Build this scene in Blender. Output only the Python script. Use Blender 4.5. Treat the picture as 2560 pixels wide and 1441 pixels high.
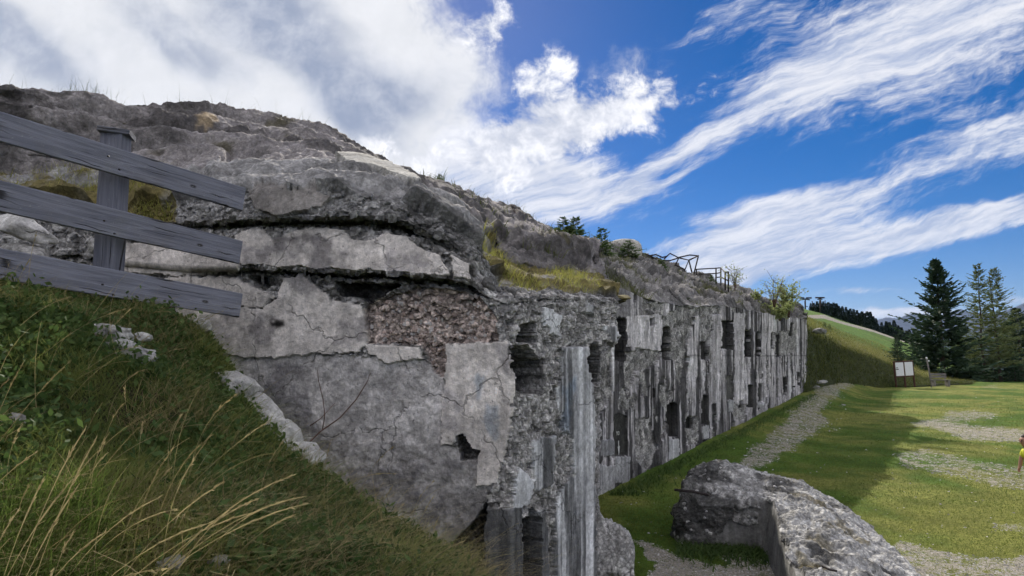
import bpy, bmesh, math, random
import numpy as np
from mathutils import Vector, Matrix

for _o in list(bpy.data.objects):
    bpy.data.objects.remove(_o)
SC = bpy.context.scene
COL = SC.collection
random.seed(7)
RNG = np.random.default_rng(11)

# ------------------------------------------------------------------ camera
CAM_H = 2.4                       # eye height above the level of the field (m)
FPX = 1600.0                      # focal length in photo pixels (photo 2560 wide)
PITCH = math.atan((888 - 720.5) / FPX)
cam = bpy.data.cameras.new('camera')
cam.sensor_width = 36.0
cam.lens = FPX / 2560 * 36
cam.clip_start = 0.05
cam.clip_end = 30000
cam_o = bpy.data.objects.new('camera', cam)
cam_o.location = (0, 0, CAM_H)
cam_o.rotation_euler = (math.pi / 2 + PITCH, 0, 0)
COL.objects.link(cam_o)
SC.camera = cam_o

# ------------------------------------------------------------------ light
SUN_EL, SUN_AZ = math.radians(32), math.radians(-6)      # azimuth from +y, negative = left
SDIR = Vector((math.sin(SUN_AZ) * math.cos(SUN_EL), math.cos(SUN_AZ) * math.cos(SUN_EL), math.sin(SUN_EL)))
sun = bpy.data.lights.new('sun', 'SUN')
sun.energy = 3.2
sun.angle = math.radians(0.55)
sun.color = (1.0, 0.93, 0.82)
sun_o = bpy.data.objects.new('sun', sun)
sun_o.rotation_euler = (-SDIR).to_track_quat('-Z', 'Y').to_euler()
sun_o.location = (-20, 40, 60)
COL.objects.link(sun_o)

SC.view_settings.view_transform = 'Standard'
SC.view_settings.look = 'None'
SC.view_settings.gamma = 1
SC.view_settings.exposure = 0.85
SC.cycles.use_denoising = True
SC.cycles.use_adaptive_sampling = True
SC.cycles.adaptive_threshold = 0.03
SC.cycles.adaptive_min_samples = 16
SC.cycles.max_bounces = 3
SC.cycles.diffuse_bounces = 2
SC.cycles.transparent_max_bounces = 8


class NT:
    """small helper to write node trees"""
    def __init__(self, tree):
        self.t = tree
        for n in list(tree.nodes):
            tree.nodes.remove(n)

    def n(self, kind, **kw):
        nd = self.t.nodes.new(kind)
        ins = kw.pop('ins', {})
        for k, v in kw.items():
            setattr(nd, k, v)
        for k, v in ins.items():
            self.put(nd.inputs[k], v)
        return nd

    def put(self, sock, v):
        if isinstance(v, bpy.types.NodeSocket):
            self.t.links.new(v, sock)
        else:
            sock.default_value = v

    def math(self, op, a, b=0.0, c=None, clamp=False):
        nd = self.n('ShaderNodeMath', operation=op, use_clamp=clamp)
        self.put(nd.inputs[0], a)
        self.put(nd.inputs[1], b)
        if c is not None:
            self.put(nd.inputs[2], c)
        return nd.outputs[0]

    def vmath(self, op, a, b=(0, 0, 0)):
        nd = self.n('ShaderNodeVectorMath', operation=op)
        self.put(nd.inputs[0], a)
        self.put(nd.inputs[1], b)
        return nd.outputs['Value'] if op in ('DOT_PRODUCT', 'LENGTH') else nd.outputs[0]

    def noise(self, vec, scale, detail=5.0, rough=0.55, dist=0.0, lac=2.0):
        nd = self.n('ShaderNodeTexNoise', ins={'Scale': scale, 'Detail': detail, 'Roughness': rough, 'Distortion': dist, 'Lacunarity': lac})
        self.put(nd.inputs['Vector'], vec)
        return nd.outputs[0]

    def smooth(self, v, lo, hi, a=0.0, b=1.0):
        nd = self.n('ShaderNodeMapRange', interpolation_type='SMOOTHSTEP', ins={'From Min': lo, 'From Max': hi, 'To Min': a, 'To Max': b})
        self.put(nd.inputs['Value'], v)
        return nd.outputs[0]

    def mix(self, f, a, b, blend='MIX'):
        nd = self.n('ShaderNodeMix', data_type='RGBA', blend_type=blend, clamp_factor=True)
        self.put(nd.inputs[0], f)
        self.put(nd.inputs[6], a)
        self.put(nd.inputs[7], b)
        return nd.outputs[2]

    def attr(self, name, out='Fac'):
        return self.n('ShaderNodeAttribute', attribute_name=name).outputs[out]


def c4(c, k=1.0):
    return (c[0] * k, c[1] * k, c[2] * k, 1.0)


# ------------------------------------------------------------------ sky with clouds
world = bpy.data.worlds.new('World')
SC.world = world
world.use_nodes = True
w = NT(world.node_tree)
SKY_K = 0.1
sky = w.n('ShaderNodeTexSky', sky_type='NISHITA', sun_disc=False, sun_elevation=SUN_EL, sun_rotation=SUN_AZ,
          altitude=1600, air_density=1.0, dust_density=0.4, ozone_density=2.5)
blue = w.n('ShaderNodeHueSaturation', ins={'Saturation': 1.5, 'Value': 0.40, 'Color': sky.outputs[0]}).outputs[0]
blue = w.vmath('MULTIPLY', blue, (0.95, 0.90, 1.12))
D = w.n('ShaderNodeTexCoord').outputs['Generated']
FW = (0, math.cos(PITCH), math.sin(PITCH))
UP = (0, -math.sin(PITCH), math.cos(PITCH))
dF = w.math('MAXIMUM', w.vmath('DOT_PRODUCT', D, FW), 0.08)
U_ = w.math('ADD', w.math('MULTIPLY', w.math('DIVIDE', w.vmath('DOT_PRODUCT', D, (1, 0, 0)), dF), 1.6), 1.28)
V_ = w.math('SUBTRACT', 0.7205, w.math('MULTIPLY', w.math('DIVIDE', w.vmath('DOT_PRODUCT', D, UP), dF), 1.6))
XY = w.n('ShaderNodeCombineXYZ', ins={0: U_, 1: V_}).outputs[0]
# gentle warp so that the cloud banks have no regular outline
wn = w.n('ShaderNodeTexNoise', ins={'Scale': 3.2, 'Detail': 3.0, 'Roughness': 0.6, 'Vector': XY}).outputs[1]
XYw = w.vmath('ADD', XY, w.vmath('MULTIPLY', w.vmath('SUBTRACT', wn, (0.5, 0.5, 0.5)), (0.17, 0.09, 0)))


def bank(cx, cy, rx, ry, ang, soft=0.0, amp=1.0, vec=None):
    m = w.n('ShaderNodeMapping', vector_type='TEXTURE', ins={'Location': (cx, cy, 0), 'Rotation': (0, 0, math.radians(ang)), 'Scale': (rx, ry, 1)})
    w.put(m.inputs['Vector'], vec or XYw)
    ln = w.vmath('LENGTH', m.outputs[0])
    return w.smooth(ln, 1.0 + soft, 0.0, 0.0, amp)


def total(lst):
    s = lst[0]
    for q in lst[1:]:
        s = w.math('ADD', s, q)
    return s


# streaky cirrus noise, drawn out along the wind
mp = w.n('ShaderNodeMapping', vector_type='TEXTURE', ins={'Rotation': (0, 0, math.radians(-20)), 'Scale': (0.55, 0.095, 1.0)})
w.put(mp.inputs['Vector'], XYw)
n_str = w.noise(mp.outputs[0], 2.2, 7.0, 0.70, 0.0)
mp2 = w.n('ShaderNodeMapping', vector_type='TEXTURE', ins={'Rotation': (0, 0, math.radians(-38)), 'Scale': (0.22, 0.075, 1.0)})
w.put(mp2.inputs['Vector'], XYw)
n_rip = w.noise(mp2.outputs[0], 3.4, 4.0, 0.66, 0.0)
n_bil = w.noise(XYw, 9.0, 7.0, 0.66, 0.0)
n_low = w.noise(XY, 1.7, 2.0, 0.5, 0.0)
cirrus = total([
    bank(2.36, 0.06, 0.72, 0.27, -21, 0.15, 1.0), bank(2.05, 0.19, 0.36, 0.10, -24, 0.2, 0.8), bank(2.47, 0.36, 0.40, 0.105, -19, 0.2, 0.85),
    bank(1.90, 0.61, 0.42, 0.10, -16, 0.2, 1.25), bank(2.05, 0.645, 0.66, 0.06, -13.5, 0.2, 1.1), bank(1.95, 0.52, 0.30, 0.05, -12, 0.2, 0.8),
    bank(2.50, 0.535, 0.36, 0.05, -13, 0.2, 1.0), bank(1.74, 0.365, 0.17, 0.05, -22, 0.2, 0.9),
    bank(1.585, 0.468, 0.11, 0.038, -38, 0.2, 0.9), bank(1.66, 0.46, 0.17, 0.014, -26, 0.3, 0.7),
    bank(2.26, 0.785, 0.17, 0.020, -3, 0.2, 1.2), bank(2.55, 0.755, 0.12, 0.02, -4, 0.2, 0.7), bank(2.15, 0.735, 0.36, 0.014, -4, 0.3, 0.5),
    bank(1.42, 0.49, 0.34, 0.12, -6, 0.3, 0.75), bank(1.85, 0.03, 0.22, 0.06, -30, 0.3, 0.5), bank(1.2, 0.45, 0.35, 0.14, 4, 0.3, 0.9)])
c_dens = w.smooth(w.math('ADD', w.math('MULTIPLY', cirrus, 1.0), w.math('MULTIPLY', w.math('SUBTRACT', w.math('ADD', w.math('MULTIPLY', n_str, 0.65), w.math('MULTIPLY', n_rip, 0.35)), 0.5), 2.3)), 0.15, 1.0, 0.0, 0.9)
c_dens = w.math('MULTIPLY', c_dens, w.smooth(cirrus, 0.02, 0.3))
puffs = total([bank(1.215, 0.06, 0.11, 0.10, -35, 0.1, 0.85), bank(1.36, 0.19, 0.11, 0.11, 20, 0.1, 0.75),
               bank(1.33, 0.32, 0.24, 0.11, -10, 0.2, 1.0), bank(1.56, 0.27, 0.30, 0.11, -17, 0.2, 0.85),
               bank(1.42, 0.46, 0.16, 0.05, 5, 0.2, 0.45), bank(1.20, 0.40, 0.35, 0.10, 8, 0.2, 0.7)])
p_dens = w.smooth(w.math('ADD', puffs, w.math('MULTIPLY', w.math('SUBTRACT', n_bil, 0.5), 3.2)), 0.25, 0.98)
p_dens = w.math('MULTIPLY', p_dens, w.smooth(puffs, 0.03, 0.25))
deck = total([bank(0.30, 0.0, 1.12, 0.75, 0, 0.0, 1.5), bank(1.0, 0.28, 0.42, 0.34, 0, 0.1, 0.9), bank(1.60, 0.2, 0.26, 0.14, -15, 0.3, 0.30),
              bank(-1.2, -0.2, 1.3, 1.2, 0, 0.0, 1.2)])
dn = w.math('ADD', w.math('MULTIPLY', w.math('SUBTRACT', n_low, 0.5), 0.6), w.math('MULTIPLY', w.math('SUBTRACT', n_bil, 0.5), 1.3))
d_dens = w.math('MULTIPLY', w.smooth(w.math('ADD', deck, dn), 0.10, 0.80, 0.0, 0.96), w.smooth(deck, 0.0, 0.3))
# dense bright cloud added over the unseen sky to lift the shade
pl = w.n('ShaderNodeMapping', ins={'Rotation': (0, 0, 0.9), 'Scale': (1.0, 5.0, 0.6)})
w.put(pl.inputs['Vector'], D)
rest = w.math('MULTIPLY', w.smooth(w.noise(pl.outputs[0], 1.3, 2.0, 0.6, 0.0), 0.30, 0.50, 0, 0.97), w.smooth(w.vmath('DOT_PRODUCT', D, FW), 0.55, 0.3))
mg = w.n('ShaderNodeMapping', vector_type='TEXTURE', ins={'Rotation': (0, 0, math.radians(42)), 'Scale': (0.8, 0.3, 1.0)})
w.put(mg.inputs['Vector'], XYw)
n_grey = w.noise(mg.outputs[0], 1.3, 3.0, 0.5, 0.0)
grey = total([bank(0.80, 0.14, 0.38, 0.11, 46, 0.5, 0.55), bank(1.06, 0.24, 0.22, 0.09, 10, 0.3, 0.6), bank(0.95, 0.34, 0.2, 0.08, 35, 0.3, 0.4), bank(0.0, 0.10, 0.45, 0.14, 30, 0.3, 0.3), bank(0.42, 0.09, 0.25, 0.12, 20, 0.3, 0.3)])
tone = w.math('SUBTRACT', w.smooth(n_grey, 0.28, 0.68, 0.30, 0.85), w.math('MULTIPLY', grey, 0.95))
tone = w.math('ADD', tone, total([bank(1.15, 0.36, 0.36, 0.16, -10, 0.3, 0.6), bank(0.35, 0.30, 0.5, 0.16, 12, 0.3, 0.2)]))
deck_c = w.mix(w.smooth(tone, 0.05, 0.75), (0.20, 0.23, 0.30, 1), (0.48, 0.485, 0.50, 1))
deck_c = w.mix(w.smooth(n_bil, 0.35, 0.7, 0.0, 0.35), deck_c, (0.60, 0.60, 0.615, 1))
deck_c = w.mix(w.smooth(tone, 0.8, 1.3), deck_c, (0.64, 0.635, 0.65, 1))
deck_c = w.vmath('MULTIPLY', deck_c, (1 / SKY_K,) * 3)
puff_c = w.vmath('MULTIPLY', w.mix(w.smooth(n_bil, 0.4, 0.7), (0.36, 0.38, 0.44, 1), (0.66, 0.655, 0.67, 1)), (1 / SKY_K,) * 3)
cir_c = w.vmath('MULTIPLY', w.mix(w.smooth(n_str, 0.35, 0.65), (0.28, 0.32, 0.42, 1), (0.54, 0.54, 0.56, 1)), (1 / SKY_K,) * 3)
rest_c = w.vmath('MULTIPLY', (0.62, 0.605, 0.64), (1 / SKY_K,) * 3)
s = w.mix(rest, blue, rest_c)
s = w.mix(c_dens, s, cir_c)
s = w.mix(d_dens, s, deck_c)
s = w.mix(p_dens, s, puff_c)
bg = w.n('ShaderNodeBackground', ins={'Color': s, 'Strength': SKY_K})
w.t.links.new(bg.outputs[0], w.n('ShaderNodeOutputWorld').inputs[0])
world.cycles.sampling_method = 'MANUAL'
world.cycles.sample_map_resolution = 1024


# ------------------------------------------------------------------ geometry helpers
def P(px, py, y):
    """the world point seen at photo position px, py at ground distance y ahead of the camera"""
    px, py, y = np.broadcast_arrays(np.asarray(px, float), np.asarray(py, float), np.asarray(y, float))
    a = (px - 1280) / FPX
    b = -(py - 720.5) / FPX
    dy = math.cos(PITCH) - b * math.sin(PITCH)
    dz = math.sin(PITCH) + b * math.cos(PITCH)
    k = y / dy
    return np.stack([a * k, y, CAM_H + dz * k], -1)


def G(px, y, z=0.0):
    """the world point at height z at distance y in the column px of the photo"""
    dz = np.asarray(z, float) - CAM_H
    fwd = y * math.cos(PITCH) + dz * math.sin(PITCH)
    return np.stack(np.broadcast_arrays((px - 1280) / FPX * fwd, y, z), -1).astype(float)


def ground_at(px, py, z=0.0):
    """distance at which the ray of px, py meets height z"""
    b = -(np.asarray(py, float) - 720.5) / FPX
    dy = math.cos(PITCH) - b * math.sin(PITCH)
    dz = math.sin(PITCH) + b * math.cos(PITCH)
    return (z - CAM_H) / dz * dy


def proj(V):
    d = V - np.array([0, 0, CAM_H])
    f = d[..., 1] * math.cos(PITCH) + d[..., 2] * math.sin(PITCH)
    u = -d[..., 1] * math.sin(PITCH) + d[..., 2] * math.cos(PITCH)
    f = np.maximum(f, 1e-3)
    return 1280 + FPX * d[..., 0] / f, 720.5 - FPX * u / f


def _hash(ix, iy, iz, seed):
    with np.errstate(over='ignore'):
        h = (ix.astype(np.uint32) * np.uint32(374761393) + iy.astype(np.uint32) * np.uint32(668265263)
             + iz.astype(np.uint32) * np.uint32(2246822519) + np.uint32((seed * 3266489917) & 0xffffffff))
        h = (h ^ (h >> np.uint32(13))) * np.uint32(1274126177)
        h = (h ^ (h >> np.uint32(16))) * np.uint32(2654435761)
        h = h ^ (h >> np.uint32(15))
    return h.astype(np.float64) / 4294967295.0


def vnoise(p, seed=0):
    p = np.asarray(p, float)
    i = np.floor(p).astype(np.int64)
    f = p - i
    f = f * f * f * (f * (f * 6 - 15) + 10)
    r = 0
    for a in (0, 1):
        for b in (0, 1):
            for c in (0, 1):
                wgt = (f[..., 0] if a else 1 - f[..., 0]) * (f[..., 1] if b else 1 - f[..., 1]) * (f[..., 2] if c else 1 - f[..., 2])
                r = r + wgt * _hash(i[..., 0] + a, i[..., 1] + b, i[..., 2] + c, seed)
    return r


def fbm(p, octv=4, seed=0, gain=0.5):
    p = np.asarray(p, float)
    s, a, t = 0, 1.0, 0
    for k in range(octv):
        s = s + a * (vnoise(p * (2.03 ** k) + 17.3 * k, seed + k) * 2 - 1)
        t += a
        a *= gain
    return s / t


def worley(p, seed=0):
    """distance to the nearest feature point and that cell's random value"""
    p = np.asarray(p, float)
    i = np.floor(p).astype(np.int64)
    best = np.full(p.shape[:-1], 9.0)
    rid = np.zeros(p.shape[:-1])
    for a in (-1, 0, 1):
        for b in (-1, 0, 1):
            for c in (-1, 0, 1):
                j0, j1, j2 = i[..., 0] + a, i[..., 1] + b, i[..., 2] + c
                h0, h1, h2 = _hash(j0, j1, j2, seed), _hash(j0, j1, j2, seed + 5), _hash(j0, j1, j2, seed + 9)
                d = (j0 + h0 - p[..., 0]) ** 2 + (j1 + h1 - p[..., 1]) ** 2 + (j2 + h2 - p[..., 2]) ** 2
                m = d < best
                best = np.where(m, d, best)
                rid = np.where(m, (h0 * 7.13 + h1 * 3.7) % 1.0, rid)
    return np.sqrt(best), rid


def sstep(x, lo, hi):
    t = np.clip((np.asarray(x, float) - lo) / (hi - lo), 0, 1)
    return t * t * (3 - 2 * t)


def inpoly(x, y, poly):
    x, y = np.asarray(x), np.asarray(y)
    r = np.zeros(x.shape, bool)
    n = len(poly)
    for k in range(n):
        x0, y0 = poly[k]
        x1, y1 = poly[(k + 1) % n]
        c = ((y0 > y) != (y1 > y)) & (x < (x1 - x0) * (y - y0) / ((y1 - y0) or 1e-9) + x0)
        r ^= c
    return r


def tag(o, label=None, cat=None, group=None, kind=None):
    if label: o['label'] = label
    if cat: o['category'] = cat
    if group: o['group'] = group
    if kind: o['kind'] = kind
    return o


def empty(name, loc=(0, 0, 0), rz=0.0):
    o = bpy.data.objects.new(name, None)
    o.empty_display_size = 0.2
    COL.objects.link(o)
    o.location = loc
    o.rotation_euler = (0, 0, rz)
    return o


def mesh_np(name, V, F, mat=None, smooth=True, attrs=None):
    """mesh from numpy vertices and equal-sided faces"""
    V = np.ascontiguousarray(V, np.float32).reshape(-1, 3)
    F = np.ascontiguousarray(F, np.int32)
    me = bpy.data.meshes.new(name)
    n, k = F.shape
    me.vertices.add(len(V))
    me.vertices.foreach_set('co', V.ravel())
    me.loops.add(n * k)
    me.loops.foreach_set('vertex_index', F.ravel())
    me.polygons.add(n)
    me.polygons.foreach_set('loop_start', np.arange(0, n * k, k, dtype=np.int32))
    me.polygons.foreach_set('loop_total', np.full(n, k, np.int32))
    me.polygons.foreach_set('use_smooth', np.full(n, smooth, bool))
    for an, av in (attrs or {}).items():
        av = np.asarray(av, np.float32)
        if av.ndim == 2:
            at = me.attributes.new(an, 'FLOAT_COLOR', 'POINT')
            at.data.foreach_set('color', np.concatenate([av[:, :3], np.ones((len(av), 1), np.float32)], 1).ravel())
        else:
            at = me.attributes.new(an, 'FLOAT', 'POINT')
            at.data.foreach_set('value', av.ravel())
    me.update(calc_edges=True)
    if mat:
        me.materials.append(mat)
    return me


def obj(name, me, parent=None, loc=None):
    o = bpy.data.objects.new(name, me)
    COL.objects.link(o)
    if parent:
        o.parent = parent
        o.matrix_parent_inverse = Matrix.Translation(-Vector(parent.location)) if parent.rotation_euler.z == 0 else Matrix.Identity(4)
    if loc is not None:
        o.location = loc
    return o


def grid_faces(nr, nc):
    i = np.arange(nr * nc).reshape(nr, nc)
    return np.stack([i[:-1, :-1], i[:-1, 1:], i[1:, 1:], i[1:, :-1]], -1).reshape(-1, 4)


def grid_normals(Q):
    du = np.gradient(Q, axis=1)
    dv = np.gradient(Q, axis=0)
    n = np.cross(du, dv)
    return n / np.maximum(np.linalg.norm(n, axis=-1, keepdims=True), 1e-9)


def sub_mesh(name, V, F, sel, mat, attrs, smooth=True):
    """the faces sel of a big grid as a mesh of its own"""
    f = F[sel]
    used, inv = np.unique(f, return_inverse=True)
    me = mesh_np(name, V[used], inv.reshape(f.shape), mat, smooth, {k: v[used] for k, v in attrs.items()})
    if 'rub' in attrs:                # broken stone keeps its hard facets, render and slabs are smooth
        me.polygons.foreach_set('use_smooth', attrs['rub'][f].mean(1) < 0.3)
    return me


def tube(points, r, sides=6, taper=None):
    """vertices and quads of a tube along points"""
    pts = np.asarray(points, float)
    n = len(pts)
    rr = np.full(n, r, float) if np.isscalar(r) else np.asarray(r, float)
    t = np.gradient(pts, axis=0)
    t /= np.maximum(np.linalg.norm(t, axis=1, keepdims=True), 1e-9)
    ref = np.where(np.abs(t[:, 2:3]) > 0.9, np.array([[1.0, 0, 0]]), np.array([[0, 0, 1.0]]))
    a = np.cross(t, ref)
    a /= np.linalg.norm(a, axis=1, keepdims=True)
    b = np.cross(t, a)
    th = np.linspace(0, 2 * math.pi, sides, endpoint=False)
    V = pts[:, None] + rr[:, None, None] * (np.cos(th)[None, :, None] * a[:, None] + np.sin(th)[None, :, None] * b[:, None])
    F = []
    for i in range(n - 1):
        for k in range(sides):
            F.append((i * sides + k, i * sides + (k + 1) % sides, (i + 1) * sides + (k + 1) % sides, (i + 1) * sides + k))
    # flat end caps as degenerate-free quads
    V = V.reshape(-1, 3)
    e0, e1 = len(V), len(V) + 1
    V = np.concatenate([V, pts[:1], pts[-1:]])
    for k in range(0, sides, 2):
        F.append((e0, (k + 2) % sides, (k + 1) % sides, k))
        o = (n - 1) * sides
        F.append((e1, o + k, o + k + 1, o + (k + 2) % sides))
    return V, np.array(F)


def join(parts):
    Vs, Fs, o = [], [], 0
    for V, F in parts:
        Vs.append(V)
        Fs.append(np.asarray(F) + o)
        o += len(V)
    return np.concatenate(Vs), np.concatenate(Fs)


def box(cx, cy, cz, sx, sy, sz, bev=0.0):
    """bevelled box as vertices and quads (vertical edges and rims chamfered)"""
    bm = bmesh.new()
    bmesh.ops.create_cube(bm, size=1.0)
    bmesh.ops.scale(bm, vec=(sx, sy, sz), verts=bm.verts)
    if bev:
        bmesh.ops.bevel(bm, geom=list(bm.edges), offset=bev, segments=1, affect='EDGES')
    bmesh.ops.translate(bm, vec=(cx, cy, cz), verts=bm.verts)
    return bm


def bm_obj(name, bm, mat, parent=None, smooth=False):
    me = bpy.data.meshes.new(name)
    bm.to_mesh(me)
    bm.free()
    me.materials.append(mat)
    if smooth:
        me.polygons.foreach_set('use_smooth', np.ones(len(me.polygons), bool))
    o = bpy.data.objects.new(name, me)
    COL.objects.link(o)
    if parent:
        o.parent = parent
    return o


def clean_parts(idm):
    """every part of a big grid becomes one connected piece; stray crumbs go to the piece around them"""
    out = idm.copy()
    for i in np.unique(idm):
        m = idm == i
        rs, cs = np.where(m.any(1))[0], np.where(m.any(0))[0]
        sl = (slice(rs[0], rs[-1] + 1), slice(cs[0], cs[-1] + 1))
        mm = m[sl]
        lab = np.where(mm, np.arange(1, mm.size + 1).reshape(mm.shape), 0)
        for _ in range(4000):
            n = lab.copy()
            # sweep with running maxima, fast on long shapes
            n[1:] = np.maximum(n[1:], np.where(mm[1:], lab[:-1], 0))
            n[:-1] = np.maximum(n[:-1], np.where(mm[:-1], n[1:], 0))
            n[:, 1:] = np.maximum(n[:, 1:], np.where(mm[:, 1:], n[:, :-1], 0))
            n[:, :-1] = np.maximum(n[:, :-1], np.where(mm[:, :-1], n[:, 1:], 0))
            n *= mm
            if (n == lab).all():
                break
            lab = n
        u, c = np.unique(lab[mm], return_counts=True)
        keep = u[np.argmax(c)]
        o = out[sl]
        o[mm & (lab != keep)] = -1
        out[sl] = o
    for _ in range(600):
        bad = out < 0
        if not bad.any():
            break
        for ax, d in ((0, 1), (0, -1), (1, 1), (1, -1)):
            nb = np.roll(out, d, ax)
            e = [slice(None), slice(None)]
            e[ax] = 0 if d == 1 else -1
            nb[tuple(e)] = -1
            out = np.where((out < 0) & (nb >= 0), nb, out)
    return out


# ------------------------------------------------------------------ materials
def mat_new(name):
    m = bpy.data.materials.new(name)
    m.use_nodes = True
    return m, NT(m.node_tree)


def finish(m, t, color, rough=0.9, bump=None, dist=0.02, strength=0.6, spec=0.2, transl=0.0):
    b = t.n('ShaderNodeBsdfPrincipled', ins={'Roughness': rough, 'Specular IOR Level': spec})
    t.put(b.inputs['Base Color'], color)
    if bump is not None:
        bn = t.n('ShaderNodeBump', ins={'Strength': strength, 'Distance': dist})
        t.put(bn.inputs['Height'], bump)
        t.put(b.inputs['Normal'], bn.outputs[0])
    out = b.outputs[0]
    if transl:
        tr = t.n('ShaderNodeBsdfTranslucent')
        t.put(tr.inputs[0], color)
        mx = t.n('ShaderNodeMixShader', ins={0: transl, 1: out, 2: tr.outputs[0]})
        out = mx.outputs[0]
    t.t.links.new(out, t.n('ShaderNodeOutputMaterial').inputs[0])
    return m


def pos(t):
    return t.n('ShaderNodeNewGeometry').outputs['Position']


def mat_concrete(name='weathered_concrete'):
    """colour comes from the piece of masonry it is on; grain, pores, cracks and streaks from noise"""
    m, t = mat_new(name)
    p = pos(t)
    col = t.attr('col', 'Color')
    rub = t.attr('rub')
    nv = t.n('ShaderNodeTexNoise', ins={'Scale': 9.0, 'Detail': 4.0, 'Vector': p}).outputs[1]
    pw = t.vmath('ADD', p, t.vmath('MULTIPLY', t.vmath('SUBTRACT', nv, (0.5, 0.5, 0.5)), (0.10, 0.10, 0.06)))
    n0 = t.noise(p, 3.2, 6, 0.62)
    n1 = t.noise(p, 19, 7, 0.68)
    n2 = t.noise(p, 110, 3, 0.6)
    vor = t.n('ShaderNodeTexVoronoi', feature='F1', ins={'Scale': 34.0, 'Randomness': 1.0})
    t.put(vor.inputs['Vector'], pw)
    mp = t.n('ShaderNodeMapping', ins={'Scale': (13.0, 13.0, 0.55)})
    t.put(mp.inputs['Vector'], p)
    st = t.noise(mp.outputs[0], 1.0, 6, 0.6, 0.2)
    k = t.smooth(n0, 0.3, 0.7, 0.66, 1.22)
    k = t.math('MULTIPLY', k, t.smooth(n1, 0.28, 0.72, 0.70, 1.25))
    k = t.math('MULTIPLY', k, t.smooth(n2, 0.25, 0.75, 0.86, 1.12))
    # broken stone: each chip its own tone, dark between the chips
    chip = t.n('ShaderNodeSeparateXYZ')
    t.put(chip.inputs[0], vor.outputs['Color'])
    ct = t.math('MULTIPLY', t.smooth(vor.outputs['Distance'], 0.35, 0.75, 1.05, 0.5), t.smooth(chip.outputs[0], 0.0, 1.0, 0.5, 1.6))
    k = t.math('MULTIPLY', k, t.math('ADD', t.math('MULTIPLY', rub, ct), t.math('SUBTRACT', 1.0, rub)))
    sk = t.smooth(st, 0.32, 0.66, 0.42, 1.18)
    sa = t.attr('stre')
    k = t.math('MULTIPLY', k, t.math('ADD', t.math('MULTIPLY', sa, sk), t.math('SUBTRACT', 1.0, sa)))
    # hairline cracks in smooth render
    cr = t.n('ShaderNodeTexVoronoi', feature='DISTANCE_TO_EDGE', ins={'Scale': 1.15})
    t.put(cr.inputs['Vector'], t.vmath('ADD', p, t.vmath('MULTIPLY', t.vmath('SUBTRACT', nv, (0.5, 0.5, 0.5)), (0.16, 0.16, 0.16))))
    crk = t.math('MULTIPLY', t.smooth(cr.outputs['Distance'], 0.010, 0.002), t.smooth(rub, 0.35, 0.2))
    crk = t.math('MULTIPLY', crk, t.smooth(n0, 0.42, 0.55))
    k = t.math('MULTIPLY', k, t.math('SUBTRACT', 1.0, t.math('MULTIPLY', crk, 0.42)))
    # black lichen specks
    sp = t.smooth(t.noise(p, 34, 3, 0.7), 0.64, 0.70)
    k = t.math('MULTIPLY', k, t.math('SUBTRACT', 1.0, t.math('MULTIPLY', sp, 0.6)))
    kk = t.n('ShaderNodeCombineXYZ', ins={0: k, 1: k, 2: k}).outputs[0]
    c = t.vmath('MULTIPLY', col, kk)
    h = t.math('ADD', t.math('MULTIPLY', n1, 0.6), t.math('MULTIPLY', rub, t.math('SUBTRACT', t.math('MULTIPLY', chip.outputs[1], 0.9), t.math('MULTIPLY', vor.outputs['Distance'], 0.5))))
    h = t.math('SUBTRACT', h, t.math('MULTIPLY', crk, 0.5))
    return finish(m, t, c, 0.95, h, 0.03, 0.8, 0.15)


def mat_ground():
    m, t = mat_new('turf_and_dirt')
    p = pos(t)
    col = t.attr('col', 'Color')
    dirt = t.attr('dirt')
    n1 = t.noise(p, 1.1, 6, 0.6)
    n2 = t.noise(p, 14, 6, 0.7)
    n3 = t.noise(p, 70, 3, 0.6)
    k = t.math('MULTIPLY', t.smooth(n1, 0.3, 0.7, 0.8, 1.2), t.smooth(n2, 0.25, 0.75, 0.6, 1.4))
    kk = t.n('ShaderNodeCombineXYZ', ins={0: k, 1: k, 2: k}).outputs[0]
    g = t.vmath('MULTIPLY', col, kk)
    n4 = t.noise(p, 3.4, 4, 0.6)
    d = t.math('ADD', dirt, t.math('MULTIPLY', t.math('SUBTRACT', n2, 0.5), 1.3))
    d = t.math('ADD', d, t.math('MULTIPLY', t.math('SUBTRACT', n4, 0.5), 1.1))
    d = t.math('ADD', d, t.math('MULTIPLY', t.math('SUBTRACT', n3, 0.5), 0.9))
    dm = t.math('MULTIPLY', t.smooth(d, 0.42, 0.60), t.smooth(dirt, 0.02, 0.15))
    vor = t.n('ShaderNodeTexVoronoi', feature='F1', ins={'Scale': 28.0})
    t.put(vor.inputs['Vector'], p)
    dc = t.mix(t.smooth(vor.outputs['Distance'], 0.1, 0.6), (0.46, 0.43, 0.38, 1), (0.20, 0.18, 0.145, 1))
    dc = t.mix(t.smooth(n3, 0.35, 0.65), dc, (0.36, 0.33, 0.28, 1))
    c = t.mix(dm, g, dc)
    h = t.math('ADD', t.math('MULTIPLY', n2, 0.8), t.math('MULTIPLY', n3, 0.6))
    return finish(m, t, c, 0.95, h, 0.04, 0.7, 0.1)


def mat_simple(name, c, var=0.3, scale=8, rough=0.85, bumpd=0.01, spec=0.2, transl=0.0, metal=None):
    m, t = mat_new(name)
    p = pos(t)
    n = t.noise(p, scale, 6, 0.6)
    col = t.mix(t.smooth(n, 0.3, 0.7), c4(c, 1 - var), c4(c, 1 + var))
    return finish(m, t, col, rough, n if bumpd else None, bumpd, 0.6, spec, transl)


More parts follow.
